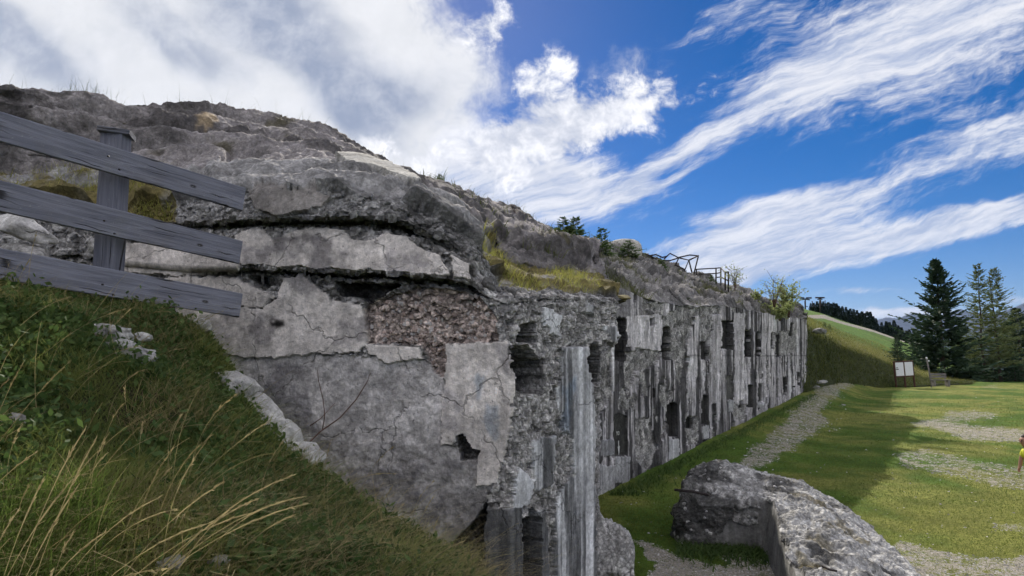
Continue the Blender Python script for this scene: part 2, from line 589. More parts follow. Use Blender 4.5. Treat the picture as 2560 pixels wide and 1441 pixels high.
def mat_leaf(name, c1, c2, transl=0.35, scale=2.0, rough=0.7):
    m, t = mat_new(name)
    r = t.attr('rnd')
    n = t.noise(pos(t), scale, 3, 0.6)
    f = t.math('ADD', t.math('MULTIPLY', r, 0.7), t.math('MULTIPLY', n, 0.5), clamp=True)
    return finish(m, t, t.mix(f, c4(c1), c4(c2)), rough, None, spec=0.25, transl=transl)


def mat_wood():
    m, t = mat_new('weathered_board')
    tc = t.n('ShaderNodeTexCoord').outputs['Object']
    mp = t.n('ShaderNodeMapping', ins={'Scale': (1.6, 30.0, 26.0)})
    t.put(mp.inputs['Vector'], tc)
    g = t.noise(mp.outputs[0], 1.0, 7, 0.65, 1.2)
    mp2 = t.n('ShaderNodeMapping', ins={'Scale': (0.8, 8.0, 90.0)})
    t.put(mp2.inputs['Vector'], tc)
    g2 = t.noise(mp2.outputs[0], 1.0, 4, 0.6, 0.4)
    big = t.noise(tc, 2.2, 4, 0.6)
    c = t.mix(t.smooth(g, 0.3, 0.7), (0.115, 0.120, 0.148, 1), (0.205, 0.212, 0.250, 1))
    c = t.mix(t.smooth(g2, 0.58, 0.74, 0, 0.6), c, (0.09, 0.09, 0.10, 1))
    c = t.mix(t.smooth(big, 0.5, 0.75, 0, 0.5), c, (0.17, 0.175, 0.18, 1))
    vor = t.n('ShaderNodeTexVoronoi', feature='F1', ins={'Scale': 1.0})
    mp3 = t.n('ShaderNodeMapping', ins={'Scale': (4.5, 1.0, 9.0)})
    t.put(mp3.inputs['Vector'], tc)
    t.put(vor.inputs['Vector'], mp3.outputs[0])
    c = t.mix(t.smooth(vor.outputs['Distance'], 0.17, 0.10), c, (0.035, 0.033, 0.035, 1))
    # long drying cracks and pale lichen
    mp4 = t.n('ShaderNodeMapping', ins={'Scale': (0.9, 3.0, 14.0)})
    t.put(mp4.inputs['Vector'], t.vmath('ADD', tc, t.vmath('MULTIPLY', t.n('ShaderNodeTexNoise', ins={'Scale': 5.0, 'Detail': 3.0, 'Vector': tc}).outputs[1], (0.05, 0.05, 0.05))))
    ck = t.n('ShaderNodeTexVoronoi', feature='DISTANCE_TO_EDGE', ins={'Scale': 1.0})
    t.put(ck.inputs['Vector'], mp4.outputs[0])
    crack = t.math('MULTIPLY', t.smooth(ck.outputs['Distance'], 0.035, 0.008), t.smooth(t.noise(tc, 3.0, 2, 0.5), 0.5, 0.62))
    c = t.mix(crack, c, (0.025, 0.025, 0.028, 1))
    c = t.mix(t.smooth(t.noise(tc, 38, 4, 0.7), 0.62, 0.72, 0, 0.55), c, (0.30, 0.31, 0.30, 1))
    orn = t.n('ShaderNodeObjectInfo').outputs['Random']
    kx = t.smooth(orn, 0.0, 1.0, 0.82, 1.22)
    c = t.vmath('MULTIPLY', c, t.n('ShaderNodeCombineXYZ', ins={0: kx, 1: kx, 2: kx}).outputs[0])
    c = t.mix(t.smooth(t.noise(tc, 1.3, 5, 0.65), 0.52, 0.72, 0, 0.55), c, (0.17, 0.155, 0.14, 1))
    return finish(m, t, c, 0.85, t.math('SUBTRACT', t.math('SUBTRACT', g, t.math('MULTIPLY', g2, 0.6)), crack), 0.008, 0.8, 0.2)


M_CON = mat_concrete()
M_GROUND = mat_ground()
M_WOOD = mat_wood()
M_ROCK = mat_concrete('pale_limestone')
M_IRON = mat_simple('rusty_iron', (0.035, 0.028, 0.026), 0.4, 30, 0.7)
M_BARK = mat_simple('bark', (0.07, 0.055, 0.045), 0.4, 12, 0.95, 0.03)
M_TWIG = mat_simple('dry_twig', (0.10, 0.06, 0.045), 0.3, 30, 0.9)
M_SPRUCE = mat_leaf('spruce_needles', (0.016, 0.034, 0.022), (0.055, 0.095, 0.045), 0.2)
M_SPRUCE_FAR = mat_leaf('far_spruce_needles', (0.010, 0.022, 0.018), (0.024, 0.045, 0.028), 0.1)
M_SPRUCE_YOUNG = mat_leaf('young_spruce_needles', (0.03, 0.06, 0.022), (0.10, 0.15, 0.045), 0.35)
M_LARCH = mat_leaf('larch_needles', (0.07, 0.105, 0.040), (0.17, 0.20, 0.075), 0.4)
M_SHRUB = mat_leaf('shrub_leaves', (0.14, 0.19, 0.05), (0.36, 0.40, 0.18), 0.5)
M_GRASS = mat_leaf('bank_grass', (0.050, 0.095, 0.022), (0.29, 0.31, 0.09), 0.5, 2.6)
M_WEED = mat_leaf('dark_weeds', (0.032, 0.068, 0.020), (0.11, 0.17, 0.045), 0.4, 2.5)
M_STRAW = mat_leaf('dry_straw', (0.26, 0.20, 0.085), (0.50, 0.42, 0.22), 0.35, 2.0)
M_LEDGEGRASS = mat_leaf('yellow_ledge_grass', (0.12, 0.16, 0.03), (0.40, 0.38, 0.10), 0.45, 4.0)
M_TURF = mat_leaf('field_turf', (0.065, 0.115, 0.016), (0.18, 0.205, 0.042), 0.3, 0.6)
M_HEATH = mat_leaf('bank_heather', (0.040, 0.058, 0.018), (0.12, 0.135, 0.04), 0.3, 0.5)


# ------------------------------------------------------------------ the ruined fort
fort = empty('fort_ruin', (0, 7.0, 0))
tag(fort, 'long grey ruined concrete fort with broken plaster, streaked facade and overgrown rubble roof', 'fort')
C_Y, E_P = 5.23, (0.87, 6.6)
F2D = (0.6375, 1.0)               # ground direction of the long facade: x per y


def wall_y(px):
    """distance of the near wall (end face, then flank) in the column px"""
    t = (np.asarray(px, float) - 1280) / FPX * 1.012
    cx = -0.0166
    # end face: from the corner to the left, slightly away from the camera
    s = (t * C_Y - cx) / (-0.985 - t * 0.17)
    y1 = C_Y + 0.17 * s
    # flank: from the corner along the long facade's direction
    y2 = (cx - F2D[0] * C_Y) / (t - F2D[0])
    return np.where(np.asarray(px) < 1275, y1, y2)


def facade_y(px):
    t = (np.asarray(px, float) - 1280) / FPX * 1.012
    return (1.43 - F2D[0] * 10.9) / (t - F2D[0])


def crest_y(px):
    t = (np.asarray(px, float) - 1280) / FPX
    return 10.27 / (0.6375 - t)


# columns of the near block: photo column -> [(py, metres behind the wall plane)] for each level of the profile
#        base  wallTop   gapIn      bandBot     bandTop     gap2In      slabBot     slabTop     slabBack   moundFoot   moundMid  crest
NEAR = {
    -260: [(1500, 0), (640, 0), (634, .12), (628, -.02), (545, .0), (535, .1), (528, .05), (500, .1), (425, 1.1), (395, 1.3), (300, .5), 205],
    0:    [(1500, 0), (640, 0), (634, .12), (628, -.02), (545, .0), (535, .1), (528, .05), (500, .1), (430, 1.1), (400, 1.3), (300, .5), 219],
    200:  [(1500, 0), (650, 0), (644, .12), (638, -.02), (560, .0), (550, .1), (542, .02), (505, .1), (432, 1.1), (402, 1.4), (310, .5), 236],
    300:  [(1500, 0), (668, 0), (662, .15), (655, -.04), (575, .0), (565, .12), (555, .0), (510, .1), (445, 1.0), (415, 1.4), (330, .5), 250],
    480:  [(1500, 0), (684, 0), (677, .2), (670, -.07), (585, -.04), (570, .15), (556, -.1), (500, -.02), (418, .9), (408, 1.4), (340, .5), 268],
    620:  [(1500, 0), (686, 0), (678, .25), (670, -.10), (575, -.06), (562, .2), (546, -.18), (478, -.12), (406, 1.0), (398, 1.5), (345, .5), 284],
    800:  [(1500, 0), (694, 0), (686, .28), (678, -.12), (572, -.06), (558, .22), (545, -.2), (478, -.12), (412, 1.1), (405, 1.6), (362, .5), 318],
    900:  [(1500, 0), (700, 0), (690, .30), (680, -.12), (572, -.06), (556, .22), (540, -.16), (490, -.08), (420, 1.2), (414, 1.8), (396, .5), 382],
    1000: [(1500, 0), (705, 0), (694, .30), (684, -.13), (590, -.06), (566, .2), (548, -.14), (508, -.05), (448, 1.2), (446, 1.8), (440, .5), 434],
    1110: [(1500, 0), (716, 0), (706, .28), (694, -.12), (630, -.05), (612, .12), (596, -.06), (555, .05), (500, 1.3), (496, 2.0), (482, .5), 466],
    1180: [(1500, 0), (732, 0), (722, .2), (712, -.06), (670, -.02), (655, .05), (640, .0), (602, .2), (548, 1.6), (542, 2.4), (514, .5), 488],
    1240: [(1500, 0), (758, 0), (754, .1), (750, -.02), (742, .05), (738, .12), (732, .2), (716, .5), (688, 2.2), (676, 2.6), (572, .10), 512],
    1290: [(1500, 0), (764, 0), (760, .06), (756, .0), (748, .05), (742, .12), (736, .2), (724, .5), (694, 2.4), (680, 2.8), (586, .08), 531],
    1370: [(1500, 0), (750, 0), (747, .05), (744, .0), (738, .05), (734, .12), (731, .2), (726, .45), (706, 2.2), (690, 2.8), (605, .08), 577],
    1440: [(1500, 0), (752, 0), (750, .05), (748, .0), (745, .05), (742, .12), (740, .2), (736, .45), (715, 2.2), (696, 2.8), (612, .10), 600],
    1500: [(1500, 0), (762, 0), (760, .05), (758, .0), (755, .05), (752, .12), (750, .2), (745, .45), (722, 2.2), (702, 2.8), (622, .10), 604],
}
ROWS = [250, 6, 8, 42, 6, 8, 28, 34, 8, 34, 30]


def profile_grid(table, rows, cols, wy, cy):
    keys = sorted(table)
    K = len(table[keys[0]]) - 1
    pyk = np.array([[table[q][k][0] for k in range(K)] + [table[q][-1]] for q in keys], float)
    ofk = np.array([[table[q][k][1] for k in range(K)] for q in keys], float)
    py = np.stack([np.interp(cols, keys, pyk[:, k]) for k in range(K + 1)])
    of = np.stack([np.interp(cols, keys, ofk[:, k]) for k in range(K)])
    y = np.empty_like(py)
    y[:K] = wy + of
    y[K] = cy
    y[K - 1] = y[K - 2] + of[K - 1] * (y[K] - y[K - 2])       # the mound's mid level: share of the way to the crest
    PY, Y = [], []
    for k in range(K):
        n = rows[k]
        t = np.linspace(0, 1, n, endpoint=False)[:, None]
        PY.append(py[k] + (py[k + 1] - py[k]) * t)
        Y.append(y[k] + (y[k + 1] - y[k]) * t)
    PY.append(py[K:])
    Y.append(y[K:])
    return np.concatenate(PY), np.concatenate(Y)


def add_back(Q):
    """rows behind the crest: the roof falls away on the far side"""
    top = Q[-1]
    ext = []
    for dy, dz in ((0.6, -0.05), (1.6, -0.3), (3.2, -1.0), (5.0, -2.6), (6.5, -5.0), (7.0, -7.5)):
        q = top.copy()
        q[:, 1] += dy * 0.84
        q[:, 0] -= dy * 0.54
        q[:, 2] += dz
        ext.append(q)
    return np.concatenate([Q, np.stack(ext)])


cols = np.concatenate([np.arange(-260, 1500, 3.0)])
PYn, Yn = profile_grid(NEAR, ROWS, cols, wall_y(np.minimum(cols, 1499)), np.minimum(crest_y(cols), 21))
PXn = np.broadcast_to(cols, PYn.shape).copy()
# the broken right end of the flank: it reaches further right in the upper course
PXn += np.clip((PXn - 1400) / 98, 0, 1) * (46 * sstep(PYn, 905, 850) * sstep(PYn, 700, 745) - 6 * sstep(PYn, 1050, 1300))
sel = PYn > 700
Yn = np.where(sel & (PXn > 1400), wall_y(PXn) + (Yn - wall_y(np.broadcast_to(cols, PYn.shape))), Yn)
Qn = P(PXn, PYn, Yn)
# return wall at the right end, running back to the long facade
nw = ROWS[0] + sum(ROWS[1:7])
ret = []
for s in np.linspace(0.08, 1, 14):
    q = Qn[:, -1].copy()
    back = np.where(np.arange(len(q)) < nw, s * 4.6, np.maximum(0, s * 4.6 - (q[:, 1] - 6.6)))
    q[:, 1] += back
    q[:, 0] += back * ((1484 - 1280) / FPX - 0.012 * s)
    ret.append(q)
Qn = np.concatenate([Qn, np.stack(ret, 1)], 1)
Qn = add_back(Qn)
fx, fy = proj(Qn)
# jagged outlines: shift the place where the pieces' outlines are looked up
jx = fx + 7 * fbm(Qn * 5.0, 3, 1) + 4 * fbm(Qn * 22.0, 2, 4)
jy = fy + 7 * fbm(Qn * 5.0, 3, 2) + 4 * fbm(Qn * 22.0, 2, 5)

nr, nc = Qn.shape[:2]
row = np.arange(nr)[:, None] * np.ones((1, nc))
R1 = np.cumsum([0] + ROWS)
col_rgb = np.empty(Qn.shape)
rub = np.ones((nr, nc))
stre = np.zeros((nr, nc))
disp = np.zeros((nr, nc))
pid = np.zeros((nr, nc), int)
h1 = fbm(Qn * 1.3, 4, 20)
h2 = fbm(Qn * 5.0, 4, 25)
h3 = fbm(Qn * 16.0, 3, 28)
wl, wid = worley((Qn + 0.03 * np.stack([fbm(Qn * 14.0, 2, 9), fbm(Qn * 14.0, 2, 10), fbm(Qn * 14.0, 2, 12)], -1)) * np.array([16.0, 16.0, 22.0]), 3)
wl2, wid2 = worley(Qn * np.array([4.0, 4.0, 7.0]), 8)

is_roof = row >= R1[7]
# rubble masonry (default) and rubble roof
v = 0.24 + 0.28 * wid + 0.12 * h2 - 0.13 * sstep(h1 + h2, 0.05, 0.35)
col_rgb[:] = np.stack([v * 1.0, v * 0.97, v * 0.93], -1)
disp += 0.035 * h2 + 0.018 * h3 + 0.040 * (wid - 0.5) + 0.012 * (0.6 - wl)
roof_v = 0.23 + 0.07 * h2 + 0.07 * (wid - 0.3) + 0.04 * h3
lich = sstep(h1 + 0.5 * h2, 0.0, 0.35)
rgb_roof = np.stack([roof_v * 1.10, roof_v * 1.02, roof_v * 0.99], -1) * (1 - 0.60 * lich[..., None])
mossy = sstep(fbm(Qn * 1.9, 4, 77), 0.30, 0.48)[..., None]
rgb_roof = rgb_roof * (1 - 0.7 * mossy) + np.array([0.085, 0.075, 0.035]) * 0.7 * mossy
col_rgb = np.where(is_roof[..., None], rgb_roof, col_rgb)
layer = fbm(Qn * np.array([0.5, 0.5, 3.5]), 4, 40)
zz = Qn[..., 2] * 1.9 + 1.3 * fbm(Qn * 0.45, 3, 91) + 0.25 * h2
saw = zz - np.floor(zz)
strata = sstep(saw, 0.0, 0.75) - sstep(saw, 0.86, 1.0)
disp += np.where(is_roof, 0.12 * h1 + 0.015 * h2 + 0.02 * (wid2 - 0.5) + 0.06 * layer + 0.18 * (strata - 0.4) - 0.018 * h3 - 0.03 * (wid - 0.5), 0)
rub[:] = np.where(is_roof, 0.27, 0.62)
# paler weathered slab tops
slab = (row >= R1[6]) & (row < R1[8])
sl = np.clip(0.31 + 0.10 * h2 + 0.10 * (wid - 0.5) - 0.16 * sstep(h1 + h2, 0.1, 0.45), 0.05, 1)
col_rgb = np.where(slab[..., None], np.stack([sl, sl * .98, sl * .95], -1), col_rgb)
band = (row >= R1[3]) & (row < R1[4])


AL2 = np.stack([Qn[..., 0] * 0.537 + Qn[..., 1] * 0.843, np.zeros((nr, nc)), Qn[..., 2]], -1)
runoff = 0.6 * fbm(AL2 * np.array([5.0, 1, 0.3]), 3, 170) + 0.7 * fbm(AL2 * np.array([14.0, 1, 0.6]), 3, 171) + 0.25 * sstep(Qn[..., 2], 1.6, 0.5)


def piece(poly, n_id, tone, out=0.0, rough=0.12, streak=0.0, tint=(1.04, 0.97, 0.90), only=None, feather=0):
    m = inpoly(jx, jy, poly)
    if only is not None:
        m &= only
    pid[m] = n_id
    vv = tone * (1 + 0.10 * h2[m] + 0.16 * h1[m])
    col_rgb[m] = np.stack([vv * tint[0], vv * tint[1], vv * tint[2]], -1)
    if streak > 0.4:
        col_rgb[m] *= (1 - 0.72 * sstep(runoff[m], -0.02, 0.22))[:, None]
    rub[m] = rough
    stre[m] = streak
    disp[m] = out + 0.006 * h2[m] + 0.004 * h3[m]
    return m


sxw = fx + 26 * fbm(Qn * 2.2, 3, 201) + 18 * fbm(Qn * 7.0, 3, 203) + 8 * fbm(Qn * 25.0, 2, 205)
syw = fy + 26 * fbm(Qn * 2.2, 3, 202) + 18 * fbm(Qn * 7.0, 3, 204) + 8 * fbm(Qn * 25.0, 2, 206)


def stain(poly, k, tint=(1, 1, 1.04), thr=(-0.15, 0.15), warp=1.0):
    m = inpoly(fx + (sxw - fx) * warp, fy + (syw - fy) * warp, poly)
    a = np.where(m, sstep(h2 + 0.6 * h3, thr[0] - 0.2, thr[1]), 0)
    for _ in range(2):
        a[1:-1, 1:-1] = (a[1:-1, 1:-1] * 2 + a[:-2, 1:-1] + a[2:, 1:-1] + a[1:-1, :-2] + a[1:-1, 2:]) / 6
    a = a[..., None]
    col_rgb[:] = col_rgb * (1 - a) + col_rgb * np.array(tint) * k * a


front = row < R1[5]
# rough-cast faces of the end wall
def roughface(poly, tone, disp_amp, r=0.22):
    m = inpoly(jx, jy, poly) & front
    vv = tone * (1 + 0.30 * h3[m] + 0.28 * h2[m] + 0.3 * h1[m])
    col_rgb[m] = np.stack([vv * 1.01, vv * .965, vv * .93], -1)
    rub[m] = r
    disp[m] = disp_amp * h3[m] + 0.012 * h2[m]
    return m


roughface([(560, 880), (1060, 895), (1112, 940), (1105, 1110), (800, 1105), (640, 1100), (540, 960)], 0.56, 0.009)
roughface([(640, 1100), (800, 1105), (1105, 1110), (1190, 1130), (1215, 1230), (1190, 1300), (1100, 1380), (860, 1300), (700, 1200)], 0.41, 0.014)
pm = inpoly(jx, jy, [(905, 775), (960, 745), (1060, 712), (1190, 735), (1238, 790), (1245, 852), (1112, 860), (1116, 945), (1085, 930), (1055, 860), (915, 858)])
v = 0.22 + 0.36 * wid[pm]
col_rgb[pm] = np.stack([v * 1.17, v * 0.98, v * 0.87], -1)
disp[pm] = -0.05 + 0.05 * (wid[pm] - 0.5) + 0.015 * (0.6 - wl[pm]) + 0.02 * h2[pm]
rub[pm] = 0.8
pid[pm] = 40
PLASTER = [
    [(300, 612), (470, 600), (600, 640), (604, 684), (420, 690), (300, 682)],
    [(400, 700), (470, 690), (600, 694), (640, 715), (690, 742), (660, 770), (600, 770), (520, 760), (440, 750)],
    [(440, 755), (600, 772), (665, 772), (700, 745), (712, 700), (760, 690), (800, 725), (832, 750), (905, 764), (915, 800), (922, 856), (900, 880), (640, 895), (560, 884), (500, 850), (460, 800)],
    [(592, 592), (640, 560), (684, 602), (760, 575), (800, 568), (860, 578), (885, 606), (930, 608), (962, 588), (1000, 580), (1052, 622), (1100, 640), (1125, 690), (1060, 686), (960, 676), (800, 674), (700, 668), (610, 664)],
    [(1125, 640), (1165, 660), (1180, 705), (1135, 700)],
    [(1112, 862), (1270, 852), (1278, 900), (1275, 1060), (1262, 1140), (1240, 1205), (1190, 1215), (1198, 1135), (1165, 1122), (1152, 1088), (1130, 1112), (1105, 1112), (1107, 1000), (1116, 940)],
    [(915, 860), (1050, 866), (1062, 897), (960, 903), (922, 882)],
]
for k, q in enumerate(PLASTER):
    piece(q, 1 + k, 0.66 if k != 5 else 0.72, 0.035 if k != 3 else 0.025, 0.10, 0.25, only=(row < R1[4]))
FLANK = [
    [(1392, 872), (1470, 868), (1478, 960), (1482, 1160), (1492, 1500), (1385, 1500), (1378, 1262), (1432, 1170), (1422, 1090), (1388, 1022), (1383, 980), (1402, 940)],
    [(1290, 1168), (1332, 1200), (1320, 1262), (1277, 1272), (1284, 1200)],
    [(1326, 1102), (1386, 1086), (1380, 1205), (1335, 1232)],
    [(1212, 1270), (1300, 1268), (1304, 1500), (1222, 1500)],
    [(1356, 766), (1396, 786), (1400, 842), (1376, 832), (1371, 820), (1358, 815)],
    [(1464, 758), (1482, 764), (1480, 792), (1468, 786)],
    [(1506, 816), (1540, 815), (1542, 850), (1522, 860)],
    [(1330, 1290), (1360, 1270), (1372, 1500), (1330, 1500)],
]
for k, q in enumerate(FLANK):
    piece(q, 10 + k, (0.68, 0.74, 0.62, 0.56, 0.70, 0.68, 0.70, 0.66)[k], 0.03, 0.12, (0.85, 0.2, 0.9, 0.9, 0.15, 0.5, 0.7, 0.6)[k], tint=(0.98, 0.99, 1.0))
# set-back, broken-out places
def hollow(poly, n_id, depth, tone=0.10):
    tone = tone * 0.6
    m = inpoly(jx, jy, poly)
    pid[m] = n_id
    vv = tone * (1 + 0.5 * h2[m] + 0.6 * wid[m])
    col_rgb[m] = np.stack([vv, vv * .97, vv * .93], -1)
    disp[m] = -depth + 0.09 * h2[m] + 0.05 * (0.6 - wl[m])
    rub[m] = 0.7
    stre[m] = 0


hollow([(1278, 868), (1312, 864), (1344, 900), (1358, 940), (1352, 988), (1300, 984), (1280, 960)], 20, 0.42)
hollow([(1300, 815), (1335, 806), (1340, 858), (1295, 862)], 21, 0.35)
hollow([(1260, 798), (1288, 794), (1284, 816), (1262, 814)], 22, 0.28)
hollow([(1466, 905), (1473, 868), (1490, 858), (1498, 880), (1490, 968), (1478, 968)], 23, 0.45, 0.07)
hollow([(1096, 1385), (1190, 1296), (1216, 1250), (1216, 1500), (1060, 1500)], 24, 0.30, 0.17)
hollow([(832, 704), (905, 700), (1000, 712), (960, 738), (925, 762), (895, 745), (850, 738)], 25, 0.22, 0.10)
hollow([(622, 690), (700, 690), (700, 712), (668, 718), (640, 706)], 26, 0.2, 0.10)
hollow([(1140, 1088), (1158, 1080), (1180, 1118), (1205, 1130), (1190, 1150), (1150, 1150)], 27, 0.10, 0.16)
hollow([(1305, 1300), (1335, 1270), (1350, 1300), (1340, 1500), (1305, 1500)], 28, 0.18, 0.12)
# weather stains with shapes of their own
stain([(690, 600), (760, 590), (860, 620), (870, 675), (780, 690), (700, 670)], 0.42, thr=(-0.3, 0.1))
stain([(700, 690), (770, 690), (800, 740), (760, 740)], 0.55)
stain([(640, 780), (700, 770), (680, 880), (620, 880)], 0.55)
stain([(660, 920), (760, 930), (790, 1090), (720, 1090)], 0.45, thr=(-0.35, 0.1))
stain([(1040, 1150), (1160, 1170), (1110, 1300), (1040, 1300)], 0.55)
stain([(1110, 985), (1160, 985), (1160, 1080), (1110, 1080)], 0.72)
stain([(1215, 1010), (1240, 1010), (1250, 1090), (1225, 1110), (1210, 1060)], 0.72, (0.9, 1.0, 1.12), (-0.6, -0.1))
stain([(1185, 940), (1205, 940), (1212, 990), (1195, 1000)], 0.72, (0.9, 1.0, 1.12), (-0.6, -0.1))
stain([(1390, 960), (1420, 940), (1415, 1090), (1390, 1080)], 0.9, (0.88, 1.0, 1.14), (-0.6, -0.1))
stain([(696, 760), (736, 762), (732, 796), (700, 794)], 0.03, thr=(-0.05, 0.05), warp=0.9)
stain([(686, 794), (728, 790), (722, 820), (688, 820)], 0.03, thr=(-0.05, 0.05), warp=0.9)
stain([(560, 620), (700, 610), (690, 660), (560, 670)], 0.62)
stain([(960, 620), (1060, 640), (1100, 680), (980, 680)], 0.72, thr=(-0.1, 0.2))
stain([(860, 780), (925, 790), (925, 860), (830, 850)], 0.55, thr=(-0.2, 0.2))
stain([(520, 790), (600, 780), (600, 880), (540, 880)], 0.7)
stain([(1240, 860), (1278, 860), (1276, 960), (1250, 940)], 0.6)
stain([(860, 1180), (1040, 1160), (1060, 1260), (900, 1280)], 0.6)
stain([(640, 480), (760, 500), (820, 540), (640, 545)], 0.55)
stain([(480, 300), (530, 300), (530, 340), (490, 340)], 2.2, (1.25, 1.05, 0.7), (-0.5, -0.1))
# yellow-brown soil and moss on the ledges
ledge = ((row >= R1[7]) & (row < R1[9]) & (fx > 1200)) | ((row >= R1[6]) & (row < R1[8]) & (fx < 440))
lm = np.where(ledge, sstep(h2 + h1, -0.35, 0.1), 0)[..., None]
col_rgb = col_rgb * (1 - lm) + np.array([0.16, 0.135, 0.055]) * lm
# a pale smooth slab on the slope
piece([(835, 412), (905, 418), (1000, 452), (1042, 486), (1000, 478), (930, 452), (860, 430)], 30, 0.42, 0.15, 0.15, 0, (1.03, 1.0, 0.9))
piece([(622, 480), (660, 468), (720, 478), (780, 476), (826, 500), (800, 525), (740, 532), (690, 540), (640, 528)], 31, 0.27, 0.035, 0.2, 0, only=(row < R1[7] + 6))

nrm = grid_normals(Qn)
nrm *= np.where((nrm[..., 1:2] > 0) & (row[..., None] < R1[7]), -1, 1)
rnd = RNG.random(Qn.shape[:2])
disp[row >= R1[11]] *= 0.6
edge = np.minimum(1, np.minimum(sstep(row, -1, 3), 1))
Vn = (Qn + nrm * disp[..., None]).reshape(-1, 3)
Fn = grid_faces(nr, nc)
attrs = {'col': np.clip(col_rgb, 0.01, 0.9).reshape(-1, 3), 'rub': rub.ravel(), 'stre': stre.ravel()}
C_COL = int(np.searchsorted(cols, 1275))
pf = pid[:-1, :-1].copy()
rf, cfm = row[:-1, :-1], np.arange(nc - 1)[None, :] * np.ones((nr - 1, 1))
names = {101: 'end_wall', 102: 'flank_wall', 103: 'overhanging_course', 104: 'roof_slab', 105: 'roof_mound'}
z0 = pf == 0
pf[z0 & (rf < R1[3]) & (cfm < C_COL)] = 101
pf[z0 & (rf < R1[3]) & (cfm >= C_COL)] = 102
pf[z0 & (rf >= R1[3]) & (rf < R1[6])] = 103
pf[z0 & (rf >= R1[6]) & (rf < R1[9])] = 104
pf[z0 & (rf >= R1[9])] = 105
pf = clean_parts(pf).ravel()
for i_ in sorted(set(pf.tolist())):
    nm = names.get(i_) or ('plaster_patch' if i_ < 20 else 'hollow' if i_ < 30 else 'pale_slab' if i_ < 40 else 'pink_rubble_face')
    o = obj(nm, sub_mesh(nm, Vn, Fn, pf == i_, M_CON, attrs), fort)
    if i_ == 40:
        pink = o
        o['label'] = 'exposed pinkish rubble core of the end wall'

# ------------------------------------------------------------------ the long facade
FAR = {  # photo column: base py, top of wall py, crest py
    1476: (1262, 700, 603), 1500: (1250, 706, 604), 1560: (1222, 722, 622), 1600: (1200, 742, 640), 1650: (1174, 756, 658), 1700: (1148, 764, 676),
    1750: (1122, 766, 694), 1800: (1096, 763, 712), 1850: (1070, 772, 728), 1900: (1046, 781, 742), 1950: (1018, 790, 756), 2000: (988, 798, 770), 2020: (976, 802, 790)}
k_ = sorted(FAR)
cf = np.concatenate([np.arange(1476, 2018, 1.5)])
b_, t_, s_ = (np.interp(cf, k_, [FAR[q][i] for q in k_]) for i in range(3))
t_ = t_ + 3.0 * fbm(np.stack([cf * 0.05, cf * 0, cf * 0], -1), 3, 31)
fy0 = facade_y(cf)
cy0 = np.minimum(np.minimum(crest_y(np.minimum(cf, 1900)), 31.5), fy0 + np.interp(cf, [1476, 1700, 1800, 1900, 2000, 2020], [10.5, 10.5, 8.5, 6, 2.2, 1.0]))
NWALL, NROOF = 260, 120
tw = np.linspace(0, 1, NWALL, endpoint=False)[:, None]
tr = np.linspace(0, 1, NROOF)[:, None]
bz = 20
PYf = np.concatenate([(b_ + bz) + (t_ - b_ - bz) * tw, t_ + (s_ - t_) * tr])
Yf = np.concatenate([np.broadcast_to(fy0, (NWALL, len(cf))), fy0 + (cy0 - fy0) * tr ** 1.25])
PXf = np.broadcast_to(cf, PYf.shape)
Qf = P(PXf, PYf, Yf)
# end return of the facade, running back into the bank
endr = []
for s in (0.3, 0.8, 1.6, 3.0, 5.0):
    q = Qf[:, -1].copy()
    q[:, 0] -= 0.8 * s
    q[:, 1] += 0.9 * s
    endr.append(q)
Qf = np.concatenate([Qf, np.stack(endr, 1)], 1)
Qf = add_back(Qf)
nr, nc = Qf.shape[:2]
row = np.arange(nr)[:, None] * np.ones((1, nc))
fx, fy = proj(Qf)
jx = fx + 3.5 * fbm(Qf * 2.2, 3, 51) + 2.0 * fbm(Qf * 8.0, 2, 53)
jy = fy + 5.0 * fbm(Qf * 2.2, 3, 52) + 3.0 * fbm(Qf * 8.0, 2, 54)
# along-the-wall metres
al = (Qf[..., 0] * 0.537 + Qf[..., 1] * 0.843)
h1 = fbm(Qf * 0.8, 4, 60)
h2 = fbm(Qf * 2.6, 4, 61)
h3 = fbm(Qf * 9.0, 3, 62)
wl, wid = worley((Qf + 0.07 * np.stack([fbm(Qf * 6.0, 2, 9), fbm(Qf * 6.0, 2, 10), fbm(Qf * 6.0, 2, 12)], -1)) * np.array([7.0, 7.0, 10.0]), 13)
AL = np.stack([al, np.zeros_like(al), Qf[..., 2]], -1)
st1 = fbm(AL * np.array([2.2, 1, 0.22]), 3, 70)
st2 = fbm(AL * np.array([6.0, 1, 0.35]), 4, 71, 0.65)
st3 = fbm(AL * np.array([13.0, 1, 0.5]), 3, 72)
stk = st1 * 0.65 + st2 * 0.75 + 0.35 * st3 + 0.15 * h2
dark = sstep(stk, -0.17, 0.15)
tone = 0.76 - 0.67 * dark + 0.10 * h2
coat = fbm(AL * np.array([1.5, 1, 0.8]), 4, 73) + 0.25 * h3
tone *= np.where(coat > 0.06, 1.12, 0.86)
bay = _hash(np.floor(al / 0.9 + 0.3 * st1).astype(np.int64), np.zeros(al.shape, np.int64), np.floor((Qf[..., 2] + 0.1 * h2 - 2.35) / 6).astype(np.int64), 5)
tone *= 0.72 + 0.5 * bay
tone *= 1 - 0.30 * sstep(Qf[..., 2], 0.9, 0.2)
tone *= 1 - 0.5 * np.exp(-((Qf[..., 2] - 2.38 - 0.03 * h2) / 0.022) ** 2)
is_roof = row >= NWALL
rubble = (h1 + 0.55 * h2 + 0.18 * sstep(fx, 1800, 1500) + 0.25 * sstep(fy, t_.mean() + 60, t_.mean()) * 0.5) > 0.47
